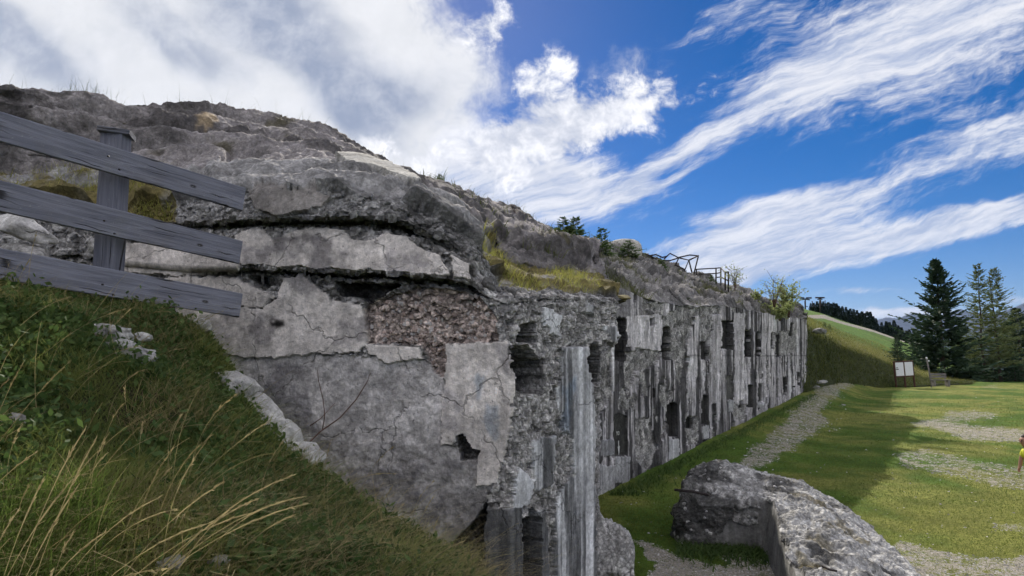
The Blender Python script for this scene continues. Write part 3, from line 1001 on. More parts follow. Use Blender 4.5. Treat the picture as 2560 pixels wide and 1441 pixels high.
RUB = [[(1655, 790), (1722, 762), (1736, 800), (1716, 870), (1700, 965), (1684, 905), (1666, 880)], [(1745, 778), (1792, 770), (1786, 850), (1750, 862)],
       [(1478, 760), (1520, 800), (1530, 900), (1530, 990), (1500, 1040), (1478, 1040)], [(1565, 882), (1660, 866), (1640, 912), (1590, 930), (1572, 1000), (1560, 920)],
       [(1588, 1050), (1626, 1044), (1642, 1120), (1622, 1184), (1590, 1150)], [(1715, 1040), (1747, 1040), (1747, 1112), (1715, 1112)],
       [(1830, 1010), (1872, 1010), (1862, 1052), (1835, 1052)], [(1935, 832), (1992, 824), (1992, 882), (1940, 892)], [(1600, 745), (1660, 760), (1660, 800), (1640, 790)],
       [(1690, 770), (1800, 766), (1800, 790), (1690, 790)]]
for q in RUB:
    rubble |= inpoly(jx, jy, q)
rubble &= ~is_roof
CLEAN = [[(1500, 700), (1604, 722), (1606, 786), (1566, 792), (1500, 786)], [(1564, 788), (1652, 786), (1652, 878), (1600, 872), (1566, 868)],
         [(1835, 780), (1862, 785), (1868, 1010), (1834, 1005)], [(1780, 790), (1805, 785), (1800, 1000), (1780, 1010)]]
for k, q in enumerate(CLEAN):
    m = inpoly(jx, jy, q) & ~is_roof
    rubble &= ~m
    tone[m] = (0.66, 0.82, 0.76, 0.74)[k] - (0.40, 0.05, 0.24, 0.24)[k] * dark[m]
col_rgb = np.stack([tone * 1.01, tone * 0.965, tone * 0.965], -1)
v = 0.20 + 0.36 * wid + 0.14 * h2 - 0.12 * sstep(h2, 0.05, 0.3)
col_rgb = np.where(rubble[..., None], np.stack([v, v * .97, v * .92], -1), col_rgb)
disp = np.where(rubble, -0.04 + 0.04 * h2 + 0.035 * (wid - 0.5), 0.02 * h2 + 0.01 * h3 + np.where(coat > 0.06, 0.015, -0.008))
rub = np.where(rubble, 0.6, 0.12)
stre = np.where(rubble, 0.1, 0.75)
rv = np.clip(0.19 + 0.08 * h2 + 0.16 * (wid - 0.2) - 0.10 * sstep(h1, 0.0, 0.3), 0.03, 1)
moss = sstep(fbm(Qf * 0.9, 4, 88), 0.10, 0.35)[..., None]
rr = np.stack([rv * 1.02, rv * .98, rv * .93], -1) * (1 - 0.75 * moss) + np.array([0.085, 0.085, 0.03]) * 0.75 * moss
col_rgb = np.where(is_roof[..., None], rr, col_rgb)
zz = Qf[..., 2] * 1.6 + 1.4 * fbm(Qf * 0.3, 3, 92) + 0.3 * h2
saw = zz - np.floor(zz)
disp = np.where(is_roof, 0.16 * h1 + 0.14 * h2 + 0.09 * h3 + 0.08 * (wid - 0.5) + 0.22 * (sstep(saw, 0.0, 0.75) - sstep(saw, 0.86, 1.0) - 0.4), disp)
rub = np.where(is_roof, 0.28, rub)
stre = np.where(is_roof, 0, stre)
pid = np.zeros((nr, nc), int)
#            x0    x1    top   bottom arch depth tone
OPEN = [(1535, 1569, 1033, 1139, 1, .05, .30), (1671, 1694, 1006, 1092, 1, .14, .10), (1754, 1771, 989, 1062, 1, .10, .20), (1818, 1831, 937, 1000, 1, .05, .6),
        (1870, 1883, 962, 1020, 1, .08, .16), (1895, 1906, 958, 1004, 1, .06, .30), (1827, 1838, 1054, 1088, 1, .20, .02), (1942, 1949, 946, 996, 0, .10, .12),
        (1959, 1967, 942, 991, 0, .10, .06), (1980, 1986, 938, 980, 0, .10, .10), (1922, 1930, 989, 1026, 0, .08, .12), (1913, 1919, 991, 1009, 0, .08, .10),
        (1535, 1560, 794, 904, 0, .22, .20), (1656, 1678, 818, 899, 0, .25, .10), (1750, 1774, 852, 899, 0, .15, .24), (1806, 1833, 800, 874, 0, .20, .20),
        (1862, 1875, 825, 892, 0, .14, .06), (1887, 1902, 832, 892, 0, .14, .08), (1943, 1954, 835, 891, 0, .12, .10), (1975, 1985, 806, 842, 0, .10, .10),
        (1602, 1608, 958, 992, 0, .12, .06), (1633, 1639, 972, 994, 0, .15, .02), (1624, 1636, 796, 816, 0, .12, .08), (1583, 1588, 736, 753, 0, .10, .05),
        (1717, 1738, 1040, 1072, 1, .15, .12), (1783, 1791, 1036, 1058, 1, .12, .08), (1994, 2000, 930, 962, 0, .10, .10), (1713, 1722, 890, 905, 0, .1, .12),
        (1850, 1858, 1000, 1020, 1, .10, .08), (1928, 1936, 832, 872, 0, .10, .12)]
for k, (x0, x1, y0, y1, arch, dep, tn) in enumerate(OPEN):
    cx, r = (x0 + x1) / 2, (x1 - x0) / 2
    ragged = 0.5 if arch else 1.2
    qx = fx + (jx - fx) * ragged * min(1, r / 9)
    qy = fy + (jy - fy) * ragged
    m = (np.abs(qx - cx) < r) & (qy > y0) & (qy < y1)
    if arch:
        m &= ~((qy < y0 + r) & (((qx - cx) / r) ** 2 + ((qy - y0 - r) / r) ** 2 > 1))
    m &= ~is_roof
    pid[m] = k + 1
    vv = (0.008 + 0.17 * tn) * (1 + 0.4 * h2[m] + 0.4 * h3[m])  # shade inside the openings is painted in as dark colour
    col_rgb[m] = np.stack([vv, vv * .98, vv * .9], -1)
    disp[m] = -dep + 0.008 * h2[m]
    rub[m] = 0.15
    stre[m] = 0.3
# projecting pale sill blocks and ledges
SILL = [(1671, 1696, 1098, 1150, .03, .58), (1534, 1572, 1142, 1210, .025, .40), (1754, 1772, 1066, 1100, .03, .50), (1500, 1536, 1100, 1140, .02, .30), (1496, 1534, 1165, 1250, .02, .46), (1893, 1908, 1008, 1018, .06, .55), (1818, 1834, 1003, 1030, .03, .55)]
for k, (x0, x1, y0, y1, o_, tn) in enumerate(SILL):
    m = (jx > x0) & (jx < x1) & (jy > y0) & (jy < y1) & ~is_roof & (pid == 0)
    pid[m] = 60 + k
    vv = tn * (1 + 0.2 * h2[m])
    col_rgb[m] = np.stack([vv, vv, vv], -1)
    disp[m] = o_
    stre[m] = 0.5
    rub[m] = 0.2
nrm = grid_normals(Qf)
nf = np.array([0.843, -0.537, 0.0])
nrm = np.where(is_roof[..., None], nrm * np.where(nrm[..., 2:3] < 0, -1, 1), nf)
disp = np.where(is_roof, disp * sstep(row, NWALL - 2, NWALL + 24), disp)
Vf = (Qf + nrm * disp[..., None]).reshape(-1, 3)
Ff = grid_faces(nr, nc)
attrs = {'col': np.clip(col_rgb, 0.01, 0.9).reshape(-1, 3), 'rub': rub.ravel(), 'stre': stre.ravel()}
pf = pid[:-1, :-1].copy()
pf[(pf == 0) & (row[:-1, :-1] < NWALL)] = 101
pf[pf == 0] = 102
pf = clean_parts(pf).ravel()
for i_ in sorted(set(pf.tolist())):
    nm = {101: 'facade_wall', 102: 'facade_roof'}.get(i_) or ('sill_block' if i_ >= 60 else ('arched_niche' if OPEN[i_ - 1][4] else 'window_opening'))
    o = obj(nm, sub_mesh(nm, Vf, Ff, pf == i_, M_CON, attrs), fort)
    if i_ == 1:
        o['label'] = 'arched niche with painted white letters and an arrow'
        niche = o
Q_FACADE_TOP = (cf, t_, fy0)

# single stones standing out of the exposed rubble, each a piece of its own
def stone_meshes(n, mat, seed, pink_=True):
    out = []
    for k in range(n):
        bm = bmesh.new()
        bmesh.ops.create_icosphere(bm, subdivisions=1, radius=1.0)
        g = np.random.default_rng(seed + k)
        V = np.array([v.co[:] for v in bm.verts])
        for _ in range(5):
            d = g.normal(size=3)
            d /= np.linalg.norm(d)
            q = V @ d - g.uniform(0.3, 0.7)
            V = V - np.where(q > 0, q, 0)[:, None] * d
        V = V * np.array([1.0, 0.75, 0.5]) * (1 + 0.15 * g.normal(size=(len(V), 1)))
        F = np.array([[v.index for v in f.verts] for f in bm.faces])
        bm.free()
        tn = (0.30, 0.44, 0.56, 0.36, 0.50, 0.40)[k % 6]
        tint = (1, .98, .95) if not pink_ else ((1.22, 0.96, 0.84), (1.04, .98, .94), (1.16, .98, .88))[k % 3]
        out.append(mesh_np('stone', V, F, mat, False, {'col': np.tile([[tn * tint[0], tn * tint[1], tn * tint[2]]], (len(V), 1)), 'rub': np.full(len(V), 0.1), 'stre': np.zeros(len(V))}))
    return out


STONES = stone_meshes(6, M_CON, 900)
GREY_STONES = stone_meshes(6, M_CON, 950, False)


def set_stones(parent, pts, nrms, sizes, seed, kinds=None):
    g = np.random.default_rng(seed)
    for k in range(len(pts)):
        o = bpy.data.objects.new('stone', (kinds or STONES)[int(g.integers(0, 6))])
        COL.objects.link(o)
        o.parent = parent
        root = parent.parent
        z = Vector(nrms[k]).normalized()
        qn = z.to_track_quat('Z', 'Y')
        o.location = Vector(pts[k]) - Vector(root.location) + Vector(root.location)
        qn.rotate(Matrix.Rotation(g.uniform(-0.5, 0.5), 3, 'X'))
        o.rotation_mode = 'QUATERNION'
        o.rotation_quaternion = qn @ Matrix.Rotation(g.uniform(0, 6.28), 3, 'Z').to_quaternion()
        s_ = sizes[k]
        o.scale = (s_, s_, s_)


Vn3 = Vn.reshape(Qn.shape)
pfx, pfy = proj(Vn3)
pmask = inpoly(pfx, pfy, [(925, 780), (965, 755), (1060, 725), (1180, 745), (1225, 790), (1232, 845), (1110, 852), (1105, 925), (1088, 920), (1060, 855), (925, 850)])
idx = np.argwhere(pmask)
pick = idx[RNG.choice(len(idx), 230, replace=False)]
pts_ = Vn3[pick[:, 0], pick[:, 1]]
nn_ = np.tile(np.array([[0.12, -0.98, 0.1]]), (len(pts_), 1)) + RNG.normal(size=(len(pts_), 3)) * 0.25
set_stones(pink, pts_, nn_, RNG.uniform(0.014, 0.034, len(pts_)), 77)


# ------------------------------------------------------------------ ground, field, hillside, bank, hill, mountains
def structure(o, label, cat):
    return tag(o, label, cat, kind='structure')


# wide coarse sheet out to the horizon; falls away beyond the edge of the field
th = np.linspace(0, 2 * math.pi, 97)
rr_ = np.concatenate([[0.5], np.geomspace(4, 16000, 40)])
Rg, Tg = np.meshgrid(rr_, th, indexing='ij')
gx, gy = Rg * np.sin(Tg), Rg * np.cos(Tg)
gz = -0.25 - 0.16 * np.maximum(0, np.minimum(Rg, 420) - 58) - 0.02 * np.maximum(0, np.minimum(Rg, 6000) - 420)
Vg = np.stack([gx, gy, gz], -1).reshape(-1, 3)
cg = np.tile(np.array([[0.05, 0.075, 0.022]]), (len(Vg), 1))
structure(obj('ground', mesh_np('ground', Vg, grid_faces(*Rg.shape), M_GROUND, True, {'col': cg, 'dirt': np.zeros(len(Vg))})),
          'open alpine ground falling away beyond the field', 'ground')

# the level field in front of the fort
pyr = np.concatenate([np.linspace(2600, 1460, 30), np.linspace(1456, 1000, 220), np.linspace(998, 955.5, 70)])
pxc = np.arange(1000, 2760, 4.0)
PXg, PYg = np.meshgrid(pxc, pyr)
Qg = P(PXg, PYg, ground_at(PXg, PYg))
hz = 0.03 * fbm(Qg * 0.7, 3, 101) + 0.012 * fbm(Qg * 4.0, 3, 102)
Qg[..., 2] += hz
# slight rise against the foot of the facade
dist_wall = (Qg[..., 0] - (1.43 + F2D[0] * (Qg[..., 1] - 10.9))) * 0.843
al_w = np.clip((Qg[..., 1] - 11) / 20, 0, 1)
Qg[..., 2] += sstep(dist_wall, 2.2, -0.2) * (0.05 + 0.55 * al_w)
jx = PXg + 26 * fbm(Qg * 0.8, 4, 111) + 14 * fbm(Qg * 3.0, 3, 113)
jy = PYg + 9 * fbm(Qg * 0.8, 4, 112) + 6 * fbm(Qg * 3.0, 3, 114)
DIRT = [([(1835, 1180), (1895, 1180), (1985, 1126), (2045, 1080), (2085, 1062), (2056, 1042), (2100, 1004), (2142, 972), (2110, 970), (2060, 985), (2030, 1010), (1990, 1040), (1940, 1080), (1880, 1130)], 0.54),
        ([(2250, 1060), (2330, 1046), (2450, 1066), (2600, 1076), (2600, 1112), (2480, 1102), (2400, 1096), (2330, 1070)], 0.58),
        ([(2340, 1036), (2420, 1025), (2500, 1030), (2480, 1050), (2380, 1055)], 0.5), ([(2225, 1132), (2330, 1118), (2450, 1150), (2600, 1168), (2600, 1228), (2480, 1216), (2380, 1188), (2260, 1166)], 0.44),
        ([(1578, 1350), (1680, 1380), (1800, 1415), (1990, 1441), (2000, 1700), (1620, 1700), (1640, 1420)], 0.75), ([(1800, 1385), (1930, 1375), (1990, 1441), (1850, 1441)], 0.65),
        ([(2240, 1340), (2320, 1372), (2450, 1392), (2600, 1402), (2700, 1500), (2700, 1700), (2200, 1700)], 0.56), ([(2470, 1300), (2600, 1310), (2600, 1330), (2480, 1325)], 0.45),
        ([(2070, 1072), (2110, 1072), (2110, 1082), (2075, 1082)], 0.5), ([(2440, 965), (2560, 968), (2560, 975), (2440, 973)], 0.4), ([(2540, 1390), (2640, 1390), (2640, 1441), (2540, 1441)], 0.7)]
dirt = np.zeros(PXg.shape)
for q, a in DIRT:
    dirt = np.maximum(dirt, a * inpoly(jx, jy, q))
for _ in range(7):     # soften the margins
    dirt[1:-1, 1:-1] = (dirt[1:-1, 1:-1] * 2 + dirt[:-2, 1:-1] + dirt[2:, 1:-1] + dirt[1:-1, :-2] + dirt[1:-1, 2:]) / 6
n1 = fbm(Qg * 0.35, 4, 120)
n2 = fbm(Qg * 1.6, 3, 121)
ga, gb = np.array([0.065, 0.115, 0.016]), np.array([0.175, 0.185, 0.045])
gcol = ga + (gb - ga) * sstep(n1 + 0.5 * n2, -0.35, 0.4)[..., None]
FIELD_Q, FIELD_DIRT = Qg, dirt
structure(obj('field', mesh_np('field', Qg.reshape(-1, 3), grid_faces(*PXg.shape), M_GROUND, True, {'col': gcol.reshape(-1, 3), 'dirt': dirt.ravel()})),
          'level green field with worn pale dirt patches and a gravel path', 'field')

# the steep grassy hillside on which the photographer stands
ctrl = []
for px, py, d in [(0, 1441, 2.0), (400, 1441, 2.15), (800, 1441, 2.6), (1150, 1441, 3.5), (0, 1200, 2.35), (300, 1000, 3.1), (0, 1000, 2.75), (200, 1250, 2.35), (600, 1250, 3.0),
                  (1180, 1448, 3.95), (1000, 1350, 4.05), (850, 1262, 4.1), (700, 1140, 4.2), (560, 945, 4.35), (480, 830, 4.4), (262, 800, 4.1), (0, 745, 3.75), (-250, 715, 3.7), (640, 1060, 4.25), (780, 1205, 4.15), (400, 1100, 3.0), (800, 1350, 3.3),
                  (100, 860, 3.3), (300, 880, 3.75), (100, 735, 4.6), (-200, 700, 4.6), (280, 790, 5.0)]:
    ctrl.append(P(px, py, d))
ctrl += [(0, 0, 0.75), (-1.2, 0, 1.35), (-3, 0, 2.5), (-6, 0, 3.6), (1.0, 1.5, 0.15), (2.0, 0, 0.1), (0, -2, 0.7), (-4, -2, 3.0), (1.6, 3.5, -0.15), (1.2, 5.2, -0.3),
         (-0.2, 4.9, 0.2), (-1.0, 5.0, 0.8), (-2.0, 5.3, 1.6), (-2.9, 5.4, 2.3), (-6, 4, 3.5), (-6, 6, 3.7), (2.4, 2.5, -0.3), (2.4, 6.5, -0.4), (0.4, 3.9, 0.45)]
ctrl = np.array([np.asarray(c, float) for c in ctrl])


def tps(r):
    return np.where(r > 1e-9, r * r * np.log(np.maximum(r, 1e-9)), 0)


A = tps(np.linalg.norm(ctrl[:, None, :2] - ctrl[None, :, :2], axis=-1)) + 0.002 * np.eye(len(ctrl))
Pm = np.concatenate([np.ones((len(ctrl), 1)), ctrl[:, :2]], 1)
Mx = np.block([[A, Pm], [Pm.T, np.zeros((3, 3))]])
sol = np.linalg.solve(Mx, np.concatenate([ctrl[:, 2], np.zeros(3)]))


def hill_z(x, y):
    x, y = np.asarray(x, float), np.asarray(y, float)
    r = np.sqrt((x[..., None] - ctrl[:, 0]) ** 2 + (y[..., None] - ctrl[:, 1]) ** 2)
    z = tps(r) @ sol[:len(ctrl)] + sol[-3] + sol[-2] * x + sol[-1] * y
    q = np.stack([x, y, 0 * x], -1)
    return z + 0.085 * fbm(q * 1.7, 3, 130) + 0.03 * fbm(q * 6.0, 3, 131)


hx, hy = np.meshgrid(np.linspace(-6.5, 2.4, 260), np.linspace(-2.0, 5.75, 230))
hzv = hill_z(hx, hy)
Qh = np.stack([hx, hy, hzv], -1)
n1 = fbm(Qh * 3.0, 4, 140)
hc = np.array([0.028, 0.034, 0.014]) + (np.array([0.06, 0.05, 0.03]) - np.array([0.028, 0.034, 0.014])) * sstep(n1, -0.2, 0.4)[..., None]
structure(obj('hillside', mesh_np('hillside', Qh.reshape(-1, 3), grid_faces(*hx.shape), M_GROUND, True, {'col': hc.reshape(-1, 3), 'dirt': np.zeros(hx.size)})),
          'steep grassy hillside below the wooden fence', 'hillside')

# earth bank beyond the far end of the facade and the green slope above it
BANK = {1960: (1004, 29.5, 792, 36, 752, 120), 1985: (990, 30.2, 800, 36, 760, 120), 2016: (972, 31.5, 816, 36, 774, 120), 2060: (970, 37, 838, 41, 786, 122), 2100: (969, 42, 862, 46, 800, 125),
        2180: (968, 46.5, 890, 53, 825, 130), 2240: (966, 48, 916, 55, 846, 135), 2300: (964, 49, 944, 57, 868, 140), 2360: (960, 51, 954, 60, 893, 140),
        2420: (958.5, 53, 957, 60, 925, 140), 2620: (958.5, 54, 957, 60, 962, 140)}
kb = sorted(BANK)
cb = np.arange(1960, 2432, 3.0)
bt = [np.interp(cb, kb, [BANK[q][i] for q in kb]) for i in range(6)]
t1 = np.linspace(0, 1, 70)[:, None]
t2 = np.linspace(0, 1, 90)[1:, None]
sh = t1 + 0.10 * np.sin(t1 * math.pi)
PYb = np.concatenate([bt[0] + (bt[2] - bt[0]) * sh ** 0.9, bt[2] + (bt[4] - bt[2]) * t2])
Yb = np.concatenate([bt[1] + (bt[3] - bt[1]) * t1, bt[3] + (bt[5] - bt[3]) * t2 ** 1.6])
Qb = P(np.broadcast_to(cb, PYb.shape), PYb, Yb)
Qb[0, :, 2] -= 0.25
Qb[..., 2] += np.concatenate([0.16 * fbm(Qb[:70] * 0.8, 4, 150) + 0.06 * fbm(Qb[:70] * 3.0, 3, 151), 0.10 * fbm(Qb[70:] * 0.15, 3, 152)]) * np.minimum(1, np.arange(len(Qb))[:, None] / 6)
back = []
for dy, dz in ((8, -0.3), (25, -3), (60, -14), (120, -40)):
    q = Qb[-1].copy()
    q[:, 1] += dy
    q[:, 2] += dz
    back.append(q)
Qb = np.concatenate([Qb, np.stack(back)])
n1 = fbm(Qb * 0.5, 4, 160)
n2 = fbm(Qb * 0.06, 4, 161)
rowb = np.arange(len(Qb))[:, None] * np.ones((1, len(cb)))
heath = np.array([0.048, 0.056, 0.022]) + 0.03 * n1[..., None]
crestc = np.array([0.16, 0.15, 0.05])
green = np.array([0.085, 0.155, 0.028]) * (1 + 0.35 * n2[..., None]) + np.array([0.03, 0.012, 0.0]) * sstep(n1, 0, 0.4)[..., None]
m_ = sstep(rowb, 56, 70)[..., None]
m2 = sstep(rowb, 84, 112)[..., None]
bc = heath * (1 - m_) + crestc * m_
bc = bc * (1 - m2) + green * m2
bd = np.zeros(rowb.shape)
fx, fy = proj(Qb)
for q in ([(1990, 789), (2060, 787), (2100, 803), (2180, 824), (2290, 862), (2290, 866), (2180, 830), (2110, 812), (2060, 797), (1990, 796)],):
    bd = np.maximum(bd, 0.8 * inpoly(fx, fy, q))
Fb = grid_faces(*rowb.shape)
fr = rowb[:-1, :-1].ravel()
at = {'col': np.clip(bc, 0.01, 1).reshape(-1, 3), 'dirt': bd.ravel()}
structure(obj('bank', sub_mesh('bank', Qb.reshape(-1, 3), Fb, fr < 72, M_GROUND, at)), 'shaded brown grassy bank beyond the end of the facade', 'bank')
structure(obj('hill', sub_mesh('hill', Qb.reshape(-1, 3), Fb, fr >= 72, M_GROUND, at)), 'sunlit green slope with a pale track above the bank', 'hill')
BANK_Q = Qb

# far mountain ridges
def ridge(name, pts, y, depth, seed, rough, col, label):
    px = np.arange(1650, 2950, 3.0)
    top = np.interp(px, [p_[0] for p_ in pts], [p_[1] for p_ in pts])
    q = P(px, top, np.full(px.shape, y))
    q[:, 2] += rough * fbm(np.stack([px * 0.02, px * 0, px * 0], -1), 5, seed)
    rows = []
    for k, tt in enumerate(np.linspace(0, 1, 40)):
        r = q.copy()
        r[:, 1] -= depth * (1 - tt)
        r[:, 2] = -260 + (q[:, 2] + 260) * (tt ** 1.25)
        r[:, 2] += rough * 2.2 * (1 - tt) * tt * 3 * fbm(r * (0.9 / rough / 8), 5, seed + 3)
        rows.append(r)
    for tt in (0.05, 0.3, 0.8):
        r = q.copy()
        r[:, 1] += depth * tt
        r[:, 2] -= (q[:, 2] + 260) * tt
        rows.append(r)
    Q = np.stack(rows)
    c = np.array(col) * (1 + 0.5 * fbm(Q * (0.6 / rough / 8), 4, seed + 8)[..., None])
    structure(obj(name, mesh_np(name, Q.reshape(-1, 3), grid_faces(*Q.shape[:2]), M_GROUND, True, {'col': np.clip(c, 0.01, 1).reshape(-1, 3), 'dirt': np.zeros(Q.shape[0] * Q.shape[1])})), label, 'mountain')


ridge('mountain', [(1650, 820), (2150, 815), (2195, 801), (2215, 795), (2250, 797), (2270, 788), (2300, 785), (2340, 792), (2400, 770), (2412, 779), (2440, 783), (2480, 790), (2530, 770), (2560, 757), (2650, 745), (2950, 760)],
      7000, 3200, 201, 25, (0.050, 0.055, 0.070), 'distant bare blue-grey mountain ridge on the horizon')
ridge('forested_mountain', [(1650, 900), (2300, 880), (2400, 850), (2480, 822), (2530, 795), (2580, 775), (2700, 750), (2950, 740)],
      3200, 1500, 231, 14, (0.030, 0.042, 0.032), 'nearer dark forested mountainside at the right edge')


# ------------------------------------------------------------------ wooden fence
def board(name, a, b, h, th, parent, seed):
    """a sawn plank from a to b (centre line), its long axis local x, slightly uneven edges"""
    a, b = np.asarray(a, float), np.asarray(b, float)
    L = np.linalg.norm(b - a)
    n = 40
    rg = np.random.default_rng(seed)
    xs = np.linspace(0, L, n)
    wob = 0.004 * fbm(np.stack([xs * 3, xs * 0 + seed, xs * 0], -1), 3, seed)
    wob2 = 0.005 * fbm(np.stack([xs * 2, xs * 0 + seed + 9, xs * 0], -1), 3, seed)
    bv = 0.004
    prof = [(-th / 2, -h / 2 + bv), (-th / 2, h / 2 - bv), (-th / 2 + bv, h / 2), (th / 2 - bv, h / 2), (th / 2, h / 2 - bv), (th / 2, -h / 2 + bv), (th / 2 - bv, -h / 2), (-th / 2 + bv, -h / 2)]
    V = []
    for i, x in enumerate(xs):
        for (py_, pz_) in prof:
            V.append((x, py_ + wob[i] * 0.5, pz_ + (wob[i] if pz_ > 0 else wob2[i])))
    k = len(prof)
    F = [(i * k + j, i * k + (j + 1) % k, (i + 1) * k + (j + 1) % k, (i + 1) * k + j) for i in range(n - 1) for j in range(k)]
    e = (n - 1) * k
    F += [(0, 7, 2, 1), (7, 6, 3, 2), (6, 5, 4, 3), (e + 0, e + 1, e + 2, e + 7), (e + 7, e + 2, e + 3, e + 6), (e + 6, e + 3, e + 4, e + 5)]
    me = mesh_np(name, V, F, M_WOOD, False)
    o = bpy.data.objects.new(name, me)
    COL.objects.link(o)
    x = Vector(b - a).normalized()
    y = Vector((0, 0, 1)).cross(x).normalized()
    z = x.cross(y)
    mw = Matrix((x, y, z)).transposed().to_4x4()
    mw.translation = Vector(a) - Vector(parent.location)
    o.parent = parent
    o.matrix_basis = mw
    return o


pb = P(262, 800, 4.14)
fence = empty('fence', tuple(pb))
tag(fence, 'weathered grey wooden fence with three sloping planks and a capped post on the hillside', 'fence')
# planks: centre line through two photo positions at their distances
for k, (l, r) in enumerate((((-150, 273, 3.62), (608, 499, 5.0)), ((-150, 455, 3.62), (600, 632, 4.98)), ((-150, 634, 3.62), (600, 764, 4.96)))):
    e0, e1 = P(*l), P(*r)
    board('plank', e0 - (e1 - e0) * 0.9, e1, 0.185, 0.035, fence, 3 + k)
p_top = P(291, 338, 4.45)
p_bot = P(262, 830, 4.45)
board('post', p_bot, p_top, 0.155, 0.12, fence, 21)
step_ = (P(608, 499, 5.0) - P(-150, 273, 3.62)) * 0.93
board('post', p_bot - step_, p_top - step_, 0.155, 0.12, fence, 22)
cp = P(291, 334, 4.17)
ca = P(252, 328, 4.42)
cb2 = P(332, 340, 4.48)
board('post_cap', ca, cb2, 0.035, 0.17, fence, 31)
nm_ = mat_simple('nail_iron', (0.03, 0.025, 0.022), 0.2, 20, 0.6)
for k, (px, py) in enumerate(((272, 392), (300, 425), (262, 553), (288, 585), (258, 712), (285, 738))):
    c = P(px, py, 4.17)
    V, F = tube([c, c - np.array([0, 0.012, 0])], 0.006, 6)
    obj('bolt', mesh_np('bolt', V, F, nm_), fence)


# ------------------------------------------------------------------ rocks
def rock_mesh(name, size, seed, tone=0.42, tint=(1, 0.98, 0.94), rough=0.4, sub=4, cuts=8, amp=0.24, boxy=0.0, slope=0.0):
    bm = bmesh.new()
    bmesh.ops.create_icosphere(bm, subdivisions=sub, radius=1.0)
    V = np.array([v.co[:] for v in bm.verts])
    if boxy:
        V = V / (np.abs(V) ** boxy).sum(1, keepdims=True) ** (1 / boxy)
    rg = np.random.default_rng(seed)
    for _ in range(cuts):                     # flat broken faces
        n = rg.normal(size=3)
        n /= np.linalg.norm(n)
        d = rg.uniform(0.45, 0.8)
        s = V @ n - d
        V = V - np.where(s > 0, s, 0)[:, None] * n * 0.92
    V = V * (1 + amp * fbm(V * 1.6 + seed, 4, seed)[:, None] + 0.13 * fbm(V * 5 + seed, 4, seed + 1)[:, None])
    V = V * np.asarray(size)
    if slope:
        V[:, 2] -= slope * (V[:, 0] + size[0]) * (V[:, 2] > 0)
    for i, v in enumerate(bm.verts):
        v.co = V[i]
    F = np.array([[v.index for v in f.verts] for f in bm.faces])
    bm.free()
    q = fbm(V / max(size) * 3 + seed, 4, seed + 2)
    tn = tone * (1 + 0.35 * q)
    return mesh_np(name, V, F, M_ROCK, True, {'col': np.clip(np.stack([tn * tint[0], tn * tint[1], tn * tint[2]], -1), 0.02, 0.9), 'rub': np.full(len(V), rough), 'stre': np.zeros(len(V))})


def rock(name, px, py, y, size, seed, label, cat='rock', group=None, rot=(0, 0, 0), **kw):
    o = obj(name, rock_mesh(name, size, seed, **kw))
    o.location = P(px, py, y)
    o.rotation_euler = [math.radians(a) for a in rot]
    return tag(o, label, cat, group)


RG = 'pale stones in the hillside grass'
rock('rock', 600, 975, 4.30, (0.20, 0.13, 0.10), 41, 'small white stone at the upper end of the pale stone ridge by the wall', group=RG, rot=(0, 30, 10), tone=0.60, rough=0.15)
rock('rock', 655, 1035, 4.28, (0.23, 0.15, 0.12), 42, 'long white stone in the middle of the pale ridge beside the wall', group=RG, rot=(0, 42, 0), tone=0.60, rough=0.15)
rock('rock', 700, 1092, 4.24, (0.20, 0.15, 0.12), 43, 'white stone just above the largest stone of the pale ridge', group=RG, rot=(0, 45, 0), tone=0.60, rough=0.15)
rock('rock', 738, 1145, 4.20, (0.26, 0.16, 0.15), 44, 'largest white stone at the lower end of the pale ridge', group=RG, rot=(0, 30, 0), tone=0.60, rough=0.2)
rock('rock', 735, 1190, 4.16, (0.10, 0.10, 0.06), 45, 'grey stone tucked under the lower end of the pale ridge', group=RG, rot=(0, 25, 0), tone=0.40, rough=0.3)
rock('rock', 298, 902, 3.60, (0.21, 0.13, 0.11), 46, 'flat pale rock lying in the grass below the fence', group=RG, tone=0.44, rough=0.2)
rock('rock', 290, 850, 3.70, (0.17, 0.11, 0.09), 47, 'broken white rock just above the flat rock in the grass', group=RG, rot=(0, 10, 20), tone=0.44, rough=0.5)
rock('rock', 358, 842, 3.75, (0.05, 0.05, 0.03), 48, 'small white chip right of the broken white rock', group=RG, tone=0.46)
rock('rock', 40, 1056, 2.6, (0.07, 0.06, 0.04), 49, 'grey stone half hidden in grass near the left edge', group=RG, tone=0.45)
rock('rock', 60, 575, 4.95, (0.33, 0.16, 0.13), 50, 'big white slab of rock behind the fence, between its middle and lower planks', group=RG, rot=(0, 14, 0), tone=0.56, rough=0.15, cuts=9)
rock('rock', 60, 636, 4.9, (0.27, 0.14, 0.08), 51, 'grey rock just above the lowest plank at the left edge', group=RG, rot=(0, 8, 0), tone=0.40, rough=0.3)
rock('rock', 236, 612, 5.05, (0.07, 0.08, 0.07), 52, 'small white rock touching the left side of the fence post', group=RG, tone=0.46, rough=0.2)
rock('rock', 430, 1412, 2.12, (0.05, 0.04, 0.03), 53, 'white stone in the grass near the bottom edge', group=RG, tone=0.44)
rock('rock', 545, 1404, 2.22, (0.035, 0.03, 0.022), 54, 'small pale stone right of the white stone near the bottom edge', group=RG, tone=0.50)
rock('rock', 500, 815, 4.5, (0.10, 0.08, 0.06), 56, 'grey-brown stone where the grass meets the end wall', group=RG, tone=0.34)
rock('rock', 1219, 712, 5.32, (0.075, 0.09, 0.07), 57, 'dark grey block perched on the corner of the roof edge', tone=0.16, rough=0.1, cuts=9, rot=(0, 20, 0))
rock('rock', 2045, 827, 36.2, (0.42, 0.4, 0.25), 58, 'pale boulder on top of the brown bank', tone=0.42, rough=0.7)
